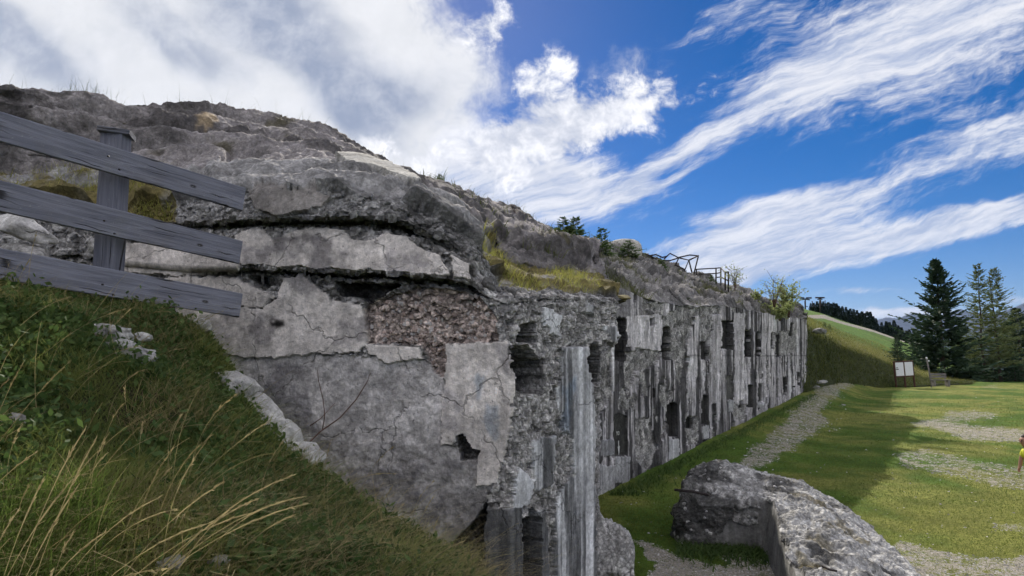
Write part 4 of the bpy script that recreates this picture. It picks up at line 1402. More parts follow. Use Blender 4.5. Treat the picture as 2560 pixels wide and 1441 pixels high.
rock('rock', 2055, 955, 33.5, (0.28, 0.25, 0.12), 59, 'pale rock at the foot of the brown bank', tone=0.45)
rock('rock', 2042, 968, 31.5, (0.18, 0.15, 0.08), 60, 'small pale rock near the foot of the far facade end', tone=0.45)
rock('concrete_chunk', 1524, 1400, 7.0, (0.22, 0.30, 0.50), 61, 'broken grey concrete chunk leaning against the foot of the near wall', 'rubble', tone=0.46, rough=0.6, cuts=1, sub=5, boxy=5.0, amp=0.16, slope=0.5)
rock('path_slab', 2058, 1014, 29.9, (0.9, 1.0, 0.18), 62, 'low pale rock step across the gravel path', tone=0.36, rough=0.8)


# ------------------------------------------------------------------ broken low wall in the foreground
def sect(l, d0, lt, cr, r, d1, rbx):
    lb = G(l, d0, -0.15)
    rb = G(rbx, d1, -0.15)
    return np.array([lb, P(*lt), P(*cr), P(*r), rb])


S = [sect(1690, 8.75, (1692, 1275, 8.8), (1705, 1245, 9.0), (1722, 1240, 9.3), 9.5, 1735),
     sect(1695, 8.50, (1705, 1215, 8.65), (1728, 1178, 9.0), (1752, 1172, 9.4), 9.7, 1760),
     sect(1725, 8.35, (1762, 1268, 8.3), (1775, 1158, 8.9), (1825, 1158, 9.5), 9.85, 1840),
     sect(1830, 8.25, (1850, 1262, 8.2), (1850, 1180, 8.9), (1885, 1178, 9.6), 9.95, 1905),
     sect(1900, 8.15, (1928, 1250, 8.1), (1920, 1194, 8.9), (1965, 1196, 9.6), 9.9, 1985),
     sect(1925, 7.5, (1945, 1302, 7.5), (2020, 1242, 8.2), (2082, 1247, 9.0), 9.3, 2110),
     sect(1955, 6.8, (1966, 1370, 6.7), (2080, 1312, 7.4), (2182, 1322, 8.2), 8.4, 2205),
     sect(1985, 6.0, (1992, 1441, 6.0), (2130, 1385, 6.7), (2262, 1402, 7.3), 7.5, 2285),
     sect(2000, 5.2, (2012, 1540, 5.25), (2180, 1490, 5.8), (2335, 1485, 6.3), 6.5, 2350),
     sect(2030, 4.7, (2050, 1700, 4.75), (2200, 1640, 5.0), (2330, 1640, 5.3), 5.5, 2350)]
S = np.stack(S)                                       # sections x 5 x 3
ns, nq = 280, 190
u = np.linspace(0, len(S) - 1, ns)
i0 = np.minimum(u.astype(int), len(S) - 2)
fr_ = (u - i0)[:, None, None]
A0 = S[i0] * (1 - fr_) + S[i0 + 1] * fr_
for _ in range(40):
    A0[1:-1] = (A0[:-2] + 2 * A0[1:-1] + A0[2:]) / 4
q = np.linspace(0, 4, nq)
j0 = np.minimum(q.astype(int), 3)
fq = (q - j0)[None, :, None]
Qw = A0[:, j0] * (1 - fq) + A0[:, j0 + 1] * fq
Qw = Qw.transpose(1, 0, 2)
for _ in range(60):
    Qw[1:-1] = np.where((q[1:-1] > 1.08)[:, None, None], (Qw[:-2] + 2 * Qw[1:-1] + Qw[2:]) / 4, Qw[1:-1])
qq = q[:, None] * np.ones((1, ns))
uu = u[None, :] * np.ones((nq, 1))
nrm = grid_normals(Qw)
cen = A0.mean(1)[None]
sg = np.sign(((Qw - cen) * nrm).sum(-1).mean())
nrm *= sg
h2, h3 = fbm(Qw * 4.0, 4, 301), fbm(Qw * 14.0, 3, 302)
wl, wid = worley((Qw + 0.03 * np.stack([fbm(Qw * 12.0, 2, 9), fbm(Qw * 12.0, 2, 10), fbm(Qw * 12.0, 2, 12)], -1)) * np.array([16.0, 16.0, 24.0]), 31)
edge_n = 0.18 * fbm(Qw * 3.0, 3, 305)
smooth_face = (qq + edge_n < 1.0) & (uu > 2.6 + 3 * edge_n) & ((uu > 3.7 + 2 * edge_n) | (Qw[..., 2] < 0.34 + edge_n)) & (uu < 7.5)
disp = np.where(smooth_face, 0.004 * h3, 0.09 * h2 + 0.03 * h3 + 0.022 * (wid - 0.5) + 0.02)
disp *= sstep(Qw[..., 2], -0.2, 0.05)
vv = np.where(smooth_face, 0.24 + 0.04 * h2, np.clip(0.36 + 0.16 * wid + 0.12 * h2 - 0.20 * sstep(h2 + 0.4 * h3, 0.08, 0.35), 0.06, 0.7))
cw = np.stack([vv, vv * 0.985, vv * 0.94], -1)
blk = sstep(fbm(Qw * 2.6, 4, 311) + 0.35 * sstep(uu, 3.8, 2.0) + 0.25 * sstep(qq, 1.6, 0.6), 0.12, 0.36) * (~smooth_face)
cw *= (1 - 0.72 * blk)[..., None]
mo = sstep(fbm(Qw * 2.2, 4, 310), 0.22, 0.4)[..., None] * (~smooth_face)[..., None]
cw = cw * (1 - 0.6 * mo) + np.array([0.16, 0.13, 0.05]) * 0.6 * mo
Vw = (Qw + nrm * disp[..., None]).reshape(-1, 3)
Fw = grid_faces(nq, ns)
low = empty('low_ruined_wall', (3.0, 7.5, 0))
tag(low, 'low broken concrete wall with rough stony top in the right foreground', 'wall')
aw = {'col': np.clip(cw, 0.02, 0.8).reshape(-1, 3), 'rub': np.where(smooth_face, 0.05, 0.42).ravel(), 'stre': np.where(smooth_face, 0.5, 0.0).ravel()}
pf = clean_parts(np.where(smooth_face[:-1, :-1], 2, 1)).ravel()
core_o = obj('rubble_core', sub_mesh('rubble_core', Vw, Fw, pf == 1, M_CON, aw), low)
if (pf == 2).any():
    obj('smooth_face', sub_mesh('smooth_face', Vw, Fw, pf == 2, M_CON, aw), low)
V3w, N3w = Vw.reshape(nq, ns, 3), nrm
ii = np.argwhere(~smooth_face & (qq > 0.25) & (qq < 3.3) & (uu > 0.5) & (uu < 8.0))
pick = ii[RNG.choice(len(ii), 170, replace=False)]
set_stones(core_o, V3w[pick[:, 0], pick[:, 1]], N3w[pick[:, 0], pick[:, 1]], RNG.uniform(0.02, 0.05, len(pick)), 78, GREY_STONES)
V, F = tube([P(1686, 1225, 8.35), P(1730, 1229, 8.33), P(1765, 1236, 8.4), P(1795, 1250, 8.75)], 0.017, 8)
obj('iron_bar', mesh_np('iron_bar', V, F, M_IRON), low)
V, F = tube([P(2055, 1415, 6.05), P(2075, 1425, 6.0), P(2092, 1428, 5.95)], 0.010, 6)
obj('iron_bar', mesh_np('iron_bar', V, F, M_IRON), low)

# ------------------------------------------------------------------ roof furniture: dome, bent frame, railing
th = np.linspace(0, 2 * math.pi, 40, endpoint=False)
prof = [(1.0, -1.2), (1.0, 0.0), (0.99, 0.30), (0.94, 0.52), (0.83, 0.68), (0.62, 0.78), (0.35, 0.83), (0.02, 0.84)]
dc = P(1562, 640, 22.5)
V = np.array([(dc[0] + 0.62 * r * math.cos(a), dc[1] + 0.62 * r * math.sin(a), dc[2] + 0.7 * z) for r, z in prof for a in th])
V += (0.02 * fbm(V * 4, 3, 333))[:, None]
k = len(th)
F = [(i * k + j, i * k + (j + 1) % k, (i + 1) * k + (j + 1) % k, (i + 1) * k + j) for i in range(len(prof) - 1) for j in range(k)]
o = obj('observation_dome', mesh_np('observation_dome', V, F, M_CON, True, {'col': np.tile([[0.50, 0.48, 0.43]], (len(V), 1)), 'rub': np.full(len(V), 0.1), 'stre': np.full(len(V), 0.3)}), fort)
o['label'] = 'rounded pale concrete dome on the roof between small spruces'


def pipes(name, segs, r, parent):
    for sgm in segs:
        V, F = tube([P(*s_) for s_ in sgm], r, 6)
        obj(name, mesh_np(name, V, F, M_IRON), parent)


fy_ = 23.5
frame = empty('bent_metal_frame', tuple(P(1700, 672, fy_)))
tag(frame, 'twisted rusty metal frame standing on the fort roof', 'frame')
pipes('bar', [[(1660, 648, fy_), (1675, 634, fy_), (1697, 645, fy_), (1688, 665, fy_)], [(1697, 645, fy_), (1722, 651, fy_ + .3), (1711, 678, fy_)],
              [(1697, 644, fy_), (1724, 638, fy_ + .8), (1746, 640, fy_ + .6), (1722, 651, fy_ + .3)], [(1722, 651, fy_ + .3), (1730, 682, fy_ + .2)],
              [(1746, 640, fy_ + .6), (1735, 684, fy_ + .4)], [(1600, 632, fy_ - .5), (1626, 640, fy_ - .4), (1645, 652, fy_ - .2), (1675, 652, fy_), (1697, 645, fy_)],
              [(1622, 640, fy_), (1640, 637, fy_), (1656, 644, fy_), (1668, 641, fy_)], [(1688, 663, fy_), (1712, 674, fy_ - .2)]], 0.028, frame)
rail = empty('roof_railing', tuple(P(1790, 705, 24)))
tag(rail, 'dark metal pipe railing at the edge of the fort roof', 'railing')
pipes('railing_post', [[(1741, 674, 24), (1741, 696, 24)], [(1790, 671, 24), (1790, 716, 24)], [(1802, 670, 24), (1802, 722, 24)], [(1813, 682, 22.6), (1813, 726, 22.6)], [(1821, 680, 22.4), (1821, 730, 22.4)]], 0.028, rail)
pipes('handrail', [[(1736, 674, 24), (1790, 671, 24), (1802, 670, 24), (1813, 682, 22.6), (1821, 680, 22.4)], [(1748, 686, 24), (1790, 684, 24), (1802, 682, 24)], [(1790, 694, 24), (1802, 693, 24), (1813, 699, 22.6), (1821, 702, 22.4)]], 0.024, rail)

# ------------------------------------------------------------------ information board, post, bench
M_BROWN = mat_simple('brown_stained_wood', (0.075, 0.035, 0.028), 0.3, 14, 0.75)
M_PANEL = mat_simple('printed_panel', (0.72, 0.73, 0.76), 0.06, 18, 0.5, 0)
M_INK = mat_simple('panel_ink', (0.05, 0.055, 0.06), 0.2, 30, 0.6, 0)
M_OLDWOOD = mat_simple('old_grey_wood', (0.17, 0.16, 0.15), 0.3, 18, 0.9)
sb = G(2264, 48.0)
sign = empty('information_board', (sb[0], sb[1], 0.06), 0.0)
sign.rotation_euler = (0, math.radians(-2.5), math.radians(6))
tag(sign, 'brown wooden information board with two white printed panels on three posts', 'sign')
for k, x in enumerate((-0.74, 0.0, 0.74)):
    bm_obj('post', box(x, 0, 0.92, 0.10, 0.10, 1.98, 0.01), M_BROWN, sign)
bm_obj('top_rail', box(0, -0.055, 1.86, 1.56, 0.05, 0.09, 0.01), M_BROWN, sign)
bm_obj('bottom_rail', box(0, -0.055, 0.76, 1.56, 0.05, 0.08, 0.01), M_BROWN, sign)
for k, x in enumerate((-0.37, 0.37)):
    p_ = bm_obj('panel', box(x, -0.068, 1.31, 0.63, 0.02, 0.99, 0.004), M_PANEL, sign)
    if k == 0:
        p_['label'] = 'left white panel with dark marks at its left side'
        bm_obj('mark', box(x - 0.20, -0.080, 1.31, 0.22, 0.004, 0.06), M_INK, p_)
        bm_obj('mark', box(x - 0.22, -0.080, 1.42, 0.17, 0.004, 0.05), M_INK, p_)
pg = G(2329, 48.5)
wp = empty('wooden_pole', (pg[0], pg[1], 0.0))
tag(wp, 'slim leaning wooden pole with a pale cap between the board and the bench', 'pole')
V, F = tube([(0, 0, -0.2), (-0.10, 0, 1.1), (-0.22, 0, 2.12)], [0.055, 0.05, 0.045], 8)
obj('shaft', mesh_np('shaft', V, F, M_OLDWOOD)).parent = wp
V, F = tube([(-0.22, 0, 2.10), (-0.235, 0, 2.24)], [0.075, 0.06], 8)
obj('cap', mesh_np('cap', V, F, M_PANEL)).parent = wp
V, F = tube([(-0.13, -0.04, 1.95), (-0.12, -0.10, 1.95)], [0.05, 0.05], 8)
obj('fitting', mesh_np('fitting', V, F, M_PANEL)).parent = wp
bg_ = G(2352, 49.6)
bench = empty('park_bench', (bg_[0], bg_[1], 0.03), math.radians(-8))
tag(bench, 'old grey wooden bench on the grass beside the pole', 'bench')
for k in range(3):
    bm_obj('seat_board', box(0, -0.16 + 0.15 * k, 0.46, 1.35, 0.13, 0.045, 0.008), M_OLDWOOD, bench)
for k in range(2):
    bm_obj('backrest_board', box(-0.05, 0.26 + 0.03 * k, 0.70 + 0.18 * k, 1.25, 0.035, 0.14, 0.008), M_OLDWOOD, bench)
for x in (-0.5, 0.5):
    bm_obj('leg', box(x, 0.0, 0.20, 0.16, 0.42, 0.44, 0.01), M_OLDWOOD, bench)
    bm_obj('back_support', box(x, 0.33, 0.52, 0.08, 0.05, 0.92, 0.008), M_OLDWOOD, bench)

# ------------------------------------------------------------------ chairlift pylons far off on the hill
def pylon(px, py_top, py_bot, y, wpx, label):
    a, b = P(px, py_bot, y), P(px, py_top, y)
    k = y / FPX
    t_ = empty('chairlift_pylon', tuple(a))
    tag(t_, label, 'pylon', 'chairlift pylons on the hill')
    V, F = tube([a - np.array([0, 0, 1.0]), b], [0.16, 0.12], 8)
    obj('mast', mesh_np('mast', V, F, M_IRON), t_)
    V, F = tube([b + np.array([-wpx * k, 0, 0]), b + np.array([0, 0, 0.15]), b + np.array([wpx * k, 0, 0])], 0.13, 6)
    obj('crossarm', mesh_np('crossarm', V, F, M_IRON), t_)
    for s_ in (-1, 1):
        c = b + np.array([s_ * wpx * k * 0.85, 0, 0])
        V, F = tube([c + np.array([-0.5, 0, 0.35]), c + np.array([0.5, 0, 0.35])], 0.16, 6)
        obj('sheave_train', mesh_np('sheave_train', V, F, M_IRON), t_)
        V, F = tube([c + np.array([0.6, 0, -0.2]), c + np.array([0.6, 0, -1.2]), c + np.array([1.1, 0, -1.3])], 0.08, 6)
        obj('hanger', mesh_np('hanger', V, F, M_IRON), t_)


pylon(2013, 750, 776, 120, 11, 'chairlift pylon standing alone just right of the fort end')
pylon(2050, 749, 782, 128, 6, 'chairlift pylon rising among the dark spruces')

# ------------------------------------------------------------------ painted letters in the first arched niche
M_WHITE = mat_simple('white_paint', (0.62, 0.62, 0.60), 0.15, 30, 0.8, 0)
fd = facade_y(1550)
nfv = Vector((0.843, -0.537, 0))
right = Vector((0.537, 0.843, 0))
anch = Vector(P(1545, 1090, facade_y(1545))) - nfv * 0.035
cu = bpy.data.curves.new('letters', 'FONT')
cu.body = 'TO'
cu.size = 0.10
cu.extrude = 0.003
cu.align_x = 'LEFT'
cu.materials.append(M_WHITE)
tmp = bpy.data.objects.new('letters_tmp', cu)
COL.objects.link(tmp)
bpy.context.view_layer.update()
lm_ = bpy.data.meshes.new_from_object(tmp.evaluated_get(bpy.context.evaluated_depsgraph_get()))
lm_.name = 'letters'
bpy.data.objects.remove(tmp)
mw = Matrix((right, Vector((0, 0, 1)), nfv)).transposed().to_4x4()
mw.translation = anch
lo = bpy.data.objects.new('painted_letters', lm_)
COL.objects.link(lo)
lo.parent = niche
lo.matrix_parent_inverse = Matrix.Identity(4)
lo.matrix_basis = Matrix.Translation(-Vector(fort.location) + Vector(niche.parent.location)) @ mw if False else mw
lo['label'] = 'faded white painted letters in the niche'
ar = [(-0.008, 0.20), (0.022, 0.20), (0.022, 0.09), (0.055, 0.10), (0.007, -0.06), (-0.041, 0.10), (-0.008, 0.09)]
bm = bmesh.new()
vs = [bm.verts.new((x, y - 0.30, 0)) for x, y in ar]
f = bm.faces.new(vs)
ex = bmesh.ops.extrude_face_region(bm, geom=[f])
bmesh.ops.translate(bm, vec=(0, 0, 0.005), verts=[v for v in ex['geom'] if isinstance(v, bmesh.types.BMVert)])
arrow = bm_obj('painted_arrow', bm, M_WHITE)
arrow.parent = niche
mw2 = mw.copy()
mw2.translation = anch + right * 0.09
arrow.matrix_parent_inverse = Matrix.Identity(4)
arrow.matrix_basis = mw2

# ------------------------------------------------------------------ the child at the right edge
M_SKIN = mat_simple('skin', (0.36, 0.20, 0.14), 0.08, 20, 0.6, 0)
M_YELLOW = mat_simple('yellow_cotton', (0.62, 0.64, 0.06), 0.1, 30, 0.9, 0.002)
M_HAIR = mat_simple('dark_hair', (0.03, 0.02, 0.015), 0.3, 60, 0.6, 0.004)
M_SHORTS = mat_simple('dark_shorts', (0.04, 0.045, 0.07), 0.2, 30, 0.9, 0.002)
kid_p = G(2592, 10.8)
kid = empty('person', (kid_p[0], kid_p[1], kid_p[2] + 0.0), 0)
tag(kid, 'child in a yellow shirt leaning forward at the right edge of the field', 'person')


def skin_mesh(name, joints, edges, mat, parent, sub=2, root=0):
    me = bpy.data.meshes.new(name)
    me.from_pydata([j[:3] for j in joints], edges, [])
    o = bpy.data.objects.new(name, me)
    COL.objects.link(o)
    o.modifiers.new('s', 'SKIN')
    sk_ = me.skin_vertices[0].data if me.skin_vertices else None
    if sk_ is None:
        bpy.context.view_layer.update()
    bm = bmesh.new()
    bm.from_mesh(me)
    ly = bm.verts.layers.skin.verify()
    bm.verts.ensure_lookup_table()
    for v, j in zip(bm.verts, joints):
        v[ly].radius = (j[3], j[4] if len(j) > 4 else j[3])
        v[ly].use_root = v.index == root
    bm.to_mesh(me)
    bm.free()
    mod = o.modifiers.new('sub', 'SUBSURF')
    mod.levels = mod.render_levels = sub
    dg = bpy.context.evaluated_depsgraph_get()
    bpy.context.view_layer.update()
    ev = bpy.data.meshes.new_from_object(o.evaluated_get(dg))
    bpy.data.objects.remove(o)
    ev.materials.clear()
    ev.materials.append(mat)
    ev.polygons.foreach_set('use_smooth', np.ones(len(ev.polygons), bool))
    ob = bpy.data.objects.new(name, ev)
    COL.objects.link(ob)
    ob.parent = parent
    return ob


# faces -x, trunk leaning forward; heights for a child of about 1.1 m
J = [(0.06, 0, 0.50, .085), (0.03, 0, 0.62, .085), (-0.04, 0, 0.76, .088), (-0.08, 0, 0.84, .045), (-0.10, 0, 0.885, .036), (-0.115, 0, 0.94, .062), (-0.125, 0, 1.00, .075), (-0.115, 0, 1.045, .060),
     (-0.05, -0.11, 0.80, .042), (-0.09, -0.15, 0.68, .034), (-0.13, -0.15, 0.56, .027), (-0.15, -0.148, 0.515, .022),
     (-0.05, 0.11, 0.80, .042), (-0.08, 0.15, 0.68, .034), (-0.11, 0.15, 0.56, .027), (-0.13, 0.148, 0.515, .022),
     (0.05, -0.06, 0.44, .062), (-0.04, -0.065, 0.26, .046), (0.02, -0.065, 0.08, .032), (0.01, -0.065, 0.035, .030), (-0.10, -0.065, 0.025, .024),
     (0.07, 0.06, 0.44, .062), (0.10, 0.065, 0.26, .046), (0.20, 0.065, 0.10, .032), (0.21, 0.065, 0.045, .030), (0.11, 0.065, 0.025, .024)]
E = [(0, 1), (1, 2), (2, 3), (3, 4), (4, 5), (5, 6), (6, 7), (2, 8), (8, 9), (9, 10), (10, 11), (2, 12), (12, 13), (13, 14), (14, 15), (0, 16), (16, 17), (17, 18), (18, 19), (19, 20), (0, 21), (21, 22), (22, 23), (23, 24), (24, 25)]
for base_, sy in ((11, -1), (15, 1)):           # five fingers on each hand, thumb from the side of the palm
    bx_, by_, bz_ = J[base_][:3]
    for f_, (dx, dy, ln) in enumerate(((-0.016, 0.0, .040), (-0.006, 0.0, .046), (0.005, 0.0, .043), (0.014, 0.0, .034))):
        a_ = len(J)
        J.append((bx_ + dx, by_ + dy, bz_ - 0.018, .006))
        J.append((bx_ + dx - 0.006, by_ - sy * 0.006, bz_ - 0.018 - ln, .005))
        E += [(base_, a_), (a_, a_ + 1)]
    a_ = len(J)
    J.append((bx_ - 0.026, by_ - sy * 0.008, bz_ - 0.006, .007))
    J.append((bx_ - 0.036, by_ - sy * 0.010, bz_ - 0.028, .006))
    E += [(base_, a_), (a_, a_ + 1)]
body = skin_mesh('body', J, E, M_SKIN, kid)
skin_mesh('shirt', [(0.055, 0, 0.49, .105), (0.03, 0, 0.62, .100), (-0.04, 0, 0.765, .100), (-0.075, 0, 0.83, .055), (-0.05, -0.115, 0.795, .058), (-0.078, -0.15, 0.70, .052), (-0.05, 0.115, 0.795, .058), (-0.072, 0.15, 0.70, .052)],
          [(0, 1), (1, 2), (2, 3), (2, 4), (4, 5), (2, 6), (6, 7)], M_YELLOW, kid)
skin_mesh('shorts', [(0.06, 0, 0.52, .098), (0.06, 0, 0.47, .098), (0.045, -0.065, 0.42, .076), (0.0, -0.07, 0.32, .066), (0.07, 0.065, 0.42, .076), (0.09, 0.07, 0.32, .066)], [(0, 1), (1, 2), (2, 3), (1, 4), (4, 5)], M_SHORTS, kid)
skin_mesh('hair', [(-0.085, 0, 0.965, .055), (-0.095, 0, 1.02, .078), (-0.115, 0, 1.06, .062), (-0.15, 0, 1.072, .035)], [(0, 1), (1, 2), (2, 3)], M_HAIR, kid)
for sy in (-1, 1):
    bm = bmesh.new()
    bmesh.ops.create_icosphere(bm, subdivisions=2, radius=0.009)
    bmesh.ops.translate(bm, vec=(-0.187, sy * 0.028, 0.995), verts=bm.verts)
    bm_obj('eye', bm, M_HAIR, kid, True)
    bm = bmesh.new()
    bmesh.ops.create_icosphere(bm, subdivisions=2, radius=0.016)
    bmesh.ops.scale(bm, vec=(0.6, 0.4, 1.1), verts=bm.verts)
    bmesh.ops.translate(bm, vec=(-0.105, sy * 0.078, 0.985), verts=bm.verts)
    bm_obj('ear', bm, M_SKIN, kid, True)
bm = bmesh.new()
bmesh.ops.create_cone(bm, segments=8, radius1=0.013, radius2=0.005, depth=0.03, cap_ends=True)
bmesh.ops.rotate(bm, matrix=Matrix.Rotation(math.radians(-120), 3, 'Y'), verts=bm.verts)
bmesh.ops.translate(bm, vec=(-0.197, 0, 0.975), verts=bm.verts)
bm_obj('nose', bm, M_SKIN, kid, True)


# ------------------------------------------------------------------ plants
def soup(V, name, mat, rnd=None, smooth=False):
    """triangle soup (N,3,3) as one mesh; rnd: one random value per triangle"""
    n = len(V)
    F = np.arange(n * 3).reshape(n, 3)
    r = RNG.random(n) if rnd is None else rnd
    return mesh_np(name, V.reshape(-1, 3), F, mat, smooth, {'rnd': np.repeat(r, 3)})


def blades(base, length, width, lean, bend, rg, seg=2, up=None):
    """grass blades: base (N,3), lean (N,2) horizontal direction, bend 0..1; triangles (N*(2*seg-1),3,3)"""
    n = len(base)
    ld = np.concatenate([lean, np.zeros((n, 1))], 1)
    side = np.stack([-lean[:, 1], lean[:, 0], np.zeros(n)], 1)
    side /= np.maximum(np.linalg.norm(side, axis=1, keepdims=True), 1e-6)
    a = rg.uniform(0, 2 * math.pi, n)
    rs = np.stack([np.cos(a), np.sin(a), np.zeros(n)], 1)
    side = 0.4 * side + 0.6 * rs
    side /= np.maximum(np.linalg.norm(side, axis=1, keepdims=True), 1e-6)
    pts = []
    for k in range(seg + 1):
        t = k / seg
        pts.append(base + ld * (length * (bend * t * t + 0.25 * t))[:, None] + np.array([0, 0, 1.0]) * (length * (t - 0.45 * bend * t * t))[:, None])
    T = []
    for k in range(seg):
        w0 = (width * (1 - (k / seg) ** 1.5) * 0.5)[:, None]
        w1 = (width * (1 - ((k + 1) / seg) ** 1.5) * 0.5)[:, None]
        a0, b0 = pts[k] - side * w0, pts[k] + side * w0
        a1, b1 = pts[k + 1] - side * w1, pts[k + 1] + side * w1
        T.append(np.stack([a0, b0, b1], 1))
        if k < seg - 1:
            T.append(np.stack([a0, b1, a1], 1))
    return np.concatenate(T), np.tile(np.arange(n), 2 * seg - 1)


rg = np.random.default_rng(5)


def scatter_hill(n, test, pw=1.0):
    """random points on the hillside, denser near the camera, kept where test(px,py,xyz)"""
    out = []
    while sum(len(o) for o in out) < n:
        px = np.where(rg.random(n) < 0.8, rg.uniform(-150, 1300, n), rg.uniform(-2200, -150, n))
        d = np.where(px < -150, 0.3 + 4.5 * rg.random(n), 1.1 + 4.0 * rg.random(n) ** pw)
        x = (px - 1280) / FPX * d
        z = hill_z(x, d)
        q = np.stack([x, d, z], 1)
        fx, fy = proj(q)
        m = test(fx, fy, q)
        out.append(q[m])
        if len(out) > 60:
            break
    return np.concatenate(out)[:n]


def vis(fx, fy, q):
    return (fy < 1640) & (fx > -2400) & (fx < 1330)


# short green and brown grass over the whole hillside
q = scatter_hill(72000, vis, 0.9)
pn = fbm(q * 2.2, 3, 401)
ln = rg.uniform(0.04, 0.13, len(q)) * (1 + 0.9 * pn)
le = rg.normal(size=(len(q), 2)) * 0.9 + np.array([0.25, -0.25])
T, bi = blades(q, ln, rg.uniform(0.003, 0.006, len(q)), le, rg.uniform(0.2, 0.9, len(q)), rg, 2)
r = np.clip(0.4 + 1.0 * pn[bi] + 0.6 * (rg.random(len(q))[bi] - 0.5), 0, 1)
tag(obj('hillside_grass', soup(T, 'hillside_grass', M_GRASS, r)), 'green grass covering the steep hillside below the fence', 'grass', kind='stuff')

# dark leafy weeds in clumps
cl = scatter_hill(740, lambda fx, fy, q: vis(fx, fy, q) & (fbm(q * 1.3, 3, 410) > -0.12) & (fy > 740), 0.8)
cen = np.repeat(cl, 70, 0) + rg.normal(size=(len(cl) * 70, 3)) * np.array([0.09, 0.09, 0.03])
cen[:, 2] = hill_z(cen[:, 0], cen[:, 1]) + np.abs(rg.normal(size=len(cen))) * 0.055
sz = rg.uniform(0.010, 0.030, len(cen))[:, None]
a = rg.normal(size=cen.shape)
a /= np.linalg.norm(a, axis=1, keepdims=True)
b = np.cross(a, rg.normal(size=cen.shape))
b /= np.linalg.norm(b, axis=1, keepdims=True)
T = np.concatenate([np.stack([cen - a * sz, cen + b * sz * 0.5, cen + a * sz], 1), np.stack([cen - a * sz, cen + a * sz, cen - b * sz * 0.5], 1)])
tag(obj('leafy_weeds', soup(T, 'leafy_weeds', M_WEED, np.tile(rg.random(len(cen)), 2))), 'dark green leafy weeds among the hillside grass', 'weeds', kind='stuff')

# dry bent grass and the long straw stalks with seed heads
q = scatter_hill(19000, lambda fx, fy, q: vis(fx, fy, q) & ((fbm(q * 1.8, 3, 420) > 0.0) | (fy > 1250) | ((fx > 850) & (fy > 1200))), 0.8)
T, bi = blades(q, rg.uniform(0.08, 0.28, len(q)), rg.uniform(0.0015, 0.0035, len(q)), rg.normal(size=(len(q), 2)) * 1.1 + np.array([0.3, -0.2]), rg.uniform(0.4, 1.2, len(q)), rg, 3)
tag(obj('dry_grass', soup(T, 'dry_grass', M_STRAW, rg.random(len(q))[bi] * 0.6)), 'thin dry grass bent over the hillside', 'grass', kind='stuff')
segs = []
rn = []


def stalk(base, L, ang, tilt_y, bend, r0, head):
    """one straw stalk with a drooping seed head as a thin 3-sided strip"""
    n = 9
    t = np.linspace(0, 1, n)
    th_ = ang + bend * t ** 1.6
    dx = np.sin(th_) * L / n
    dz = np.cos(th_) * L / n
    x = base[0] + np.cumsum(dx)
    z = base[2] + np.cumsum(dz)
    y = base[1] + tilt_y * t * L
    p_ = np.stack([x, y, z], 1)
    rr = np.full(n, r0) * (1 - 0.5 * t)
    rr[-3:] *= np.array([1.0 + head, 1.0 + 1.5 * head, 0.8])
    tri = []
    for k in range(n - 1):
        d = p_[k + 1] - p_[k]
        s1 = np.cross(d, [0, 1, 0.2])
        s1 /= np.linalg.norm(s1) + 1e-9
        s2 = np.cross(d, s1)
        s2 /= np.linalg.norm(s2) + 1e-9
        for s_ in (s1, s2):
            a0, b0 = p_[k] - s_ * rr[k], p_[k] + s_ * rr[k]
            a1, b1 = p_[k + 1] - s_ * rr[k + 1], p_[k + 1] + s_ * rr[k + 1]
            tri += [[a0, b0, b1], [a0, b1, a1]]
    if head > 0.5:
        for k in range(14):          # little spikelets along the head
            tt = rg.uniform(0.72, 1.0)
            i_ = min(int(tt * (n - 1)), n - 2)
            c = p_[i_] + (p_[i_ + 1] - p_[i_]) * (tt * (n - 1) - i_)
            d = (p_[i_ + 1] - p_[i_])
            d = d / np.linalg.norm(d) * 0.016 + rg.normal(size=3) * 0.004
            s_ = rg.normal(size=3) * 0.0016
            tri.append([c - s_, c + s_, c + d])
    return tri


tri = []
for i in range(130):
    px = rg.uniform(-120, 480) if i < 55 else rg.uniform(0, 1150)
    d = rg.uniform(1.7, 2.6) if i < 55 else rg.uniform(2.4, 3.9)
    x = (px - 1280) / FPX * d
    b0 = np.array([x, d, float(hill_z(x, d))])
    t_ = stalk(b0, rg.uniform(0.2, 0.5), rg.normal(0.3, 0.5), rg.normal(0, 0.12), rg.uniform(0.2, 0.9), rg.uniform(0.0007, 0.0013), 0.8 if rg.random() < 0.5 else 0)
    tri += t_
    rn += [rg.random()] * len(t_)
# the handful of bold stalks arching to the right across the slope, and the upright ones at the left edge
for (px, py, d, L, ang, bend) in ((120, 1441, 1.75, .62, .62, .65), (180, 1441, 1.8, .70, .70, .60), (230, 1430, 1.85, .75, .80, .50), (300, 1441, 1.9, .60, .60, .55), (330, 1420, 1.95, .66, .75, .6), (260, 1400, 1.9, .55, .5, .5),
                                  (370, 1441, 2.0, .62, .66, .55), (420, 1430, 2.0, .45, .45, .5), (150, 1380, 1.9, .48, .5, .6), (200, 1340, 2.0, .42, .65, .7), (90, 1400, 1.8, .40, .4, .6), (20, 1300, 1.75, .50, .15, .25), (60, 1330, 1.8, .62, .18, .3),
                                  (95, 1340, 1.8, .60, .22, .25), (-20, 1350, 1.7, .55, .3, .35), (10, 1420, 1.6, .6, .25, .3), (150, 1441, 1.7, .3, -.05, .1), (820, 1441, 2.6, .35, .5, .5), (480, 1441, 2.1, .4, .6, .6), (560, 1441, 2.2, .35, .7, .5)):
    x = (px - 1280) / FPX * d
    b0 = np.array([x, d, float(hill_z(x, d)) - 0.02])
    t_ = stalk(b0, L, ang, rg.normal(0.02, 0.05), bend, 0.0011, 1.4)
    tri += t_
    rn += [rg.uniform(0.5, 1.0)] * len(t_)
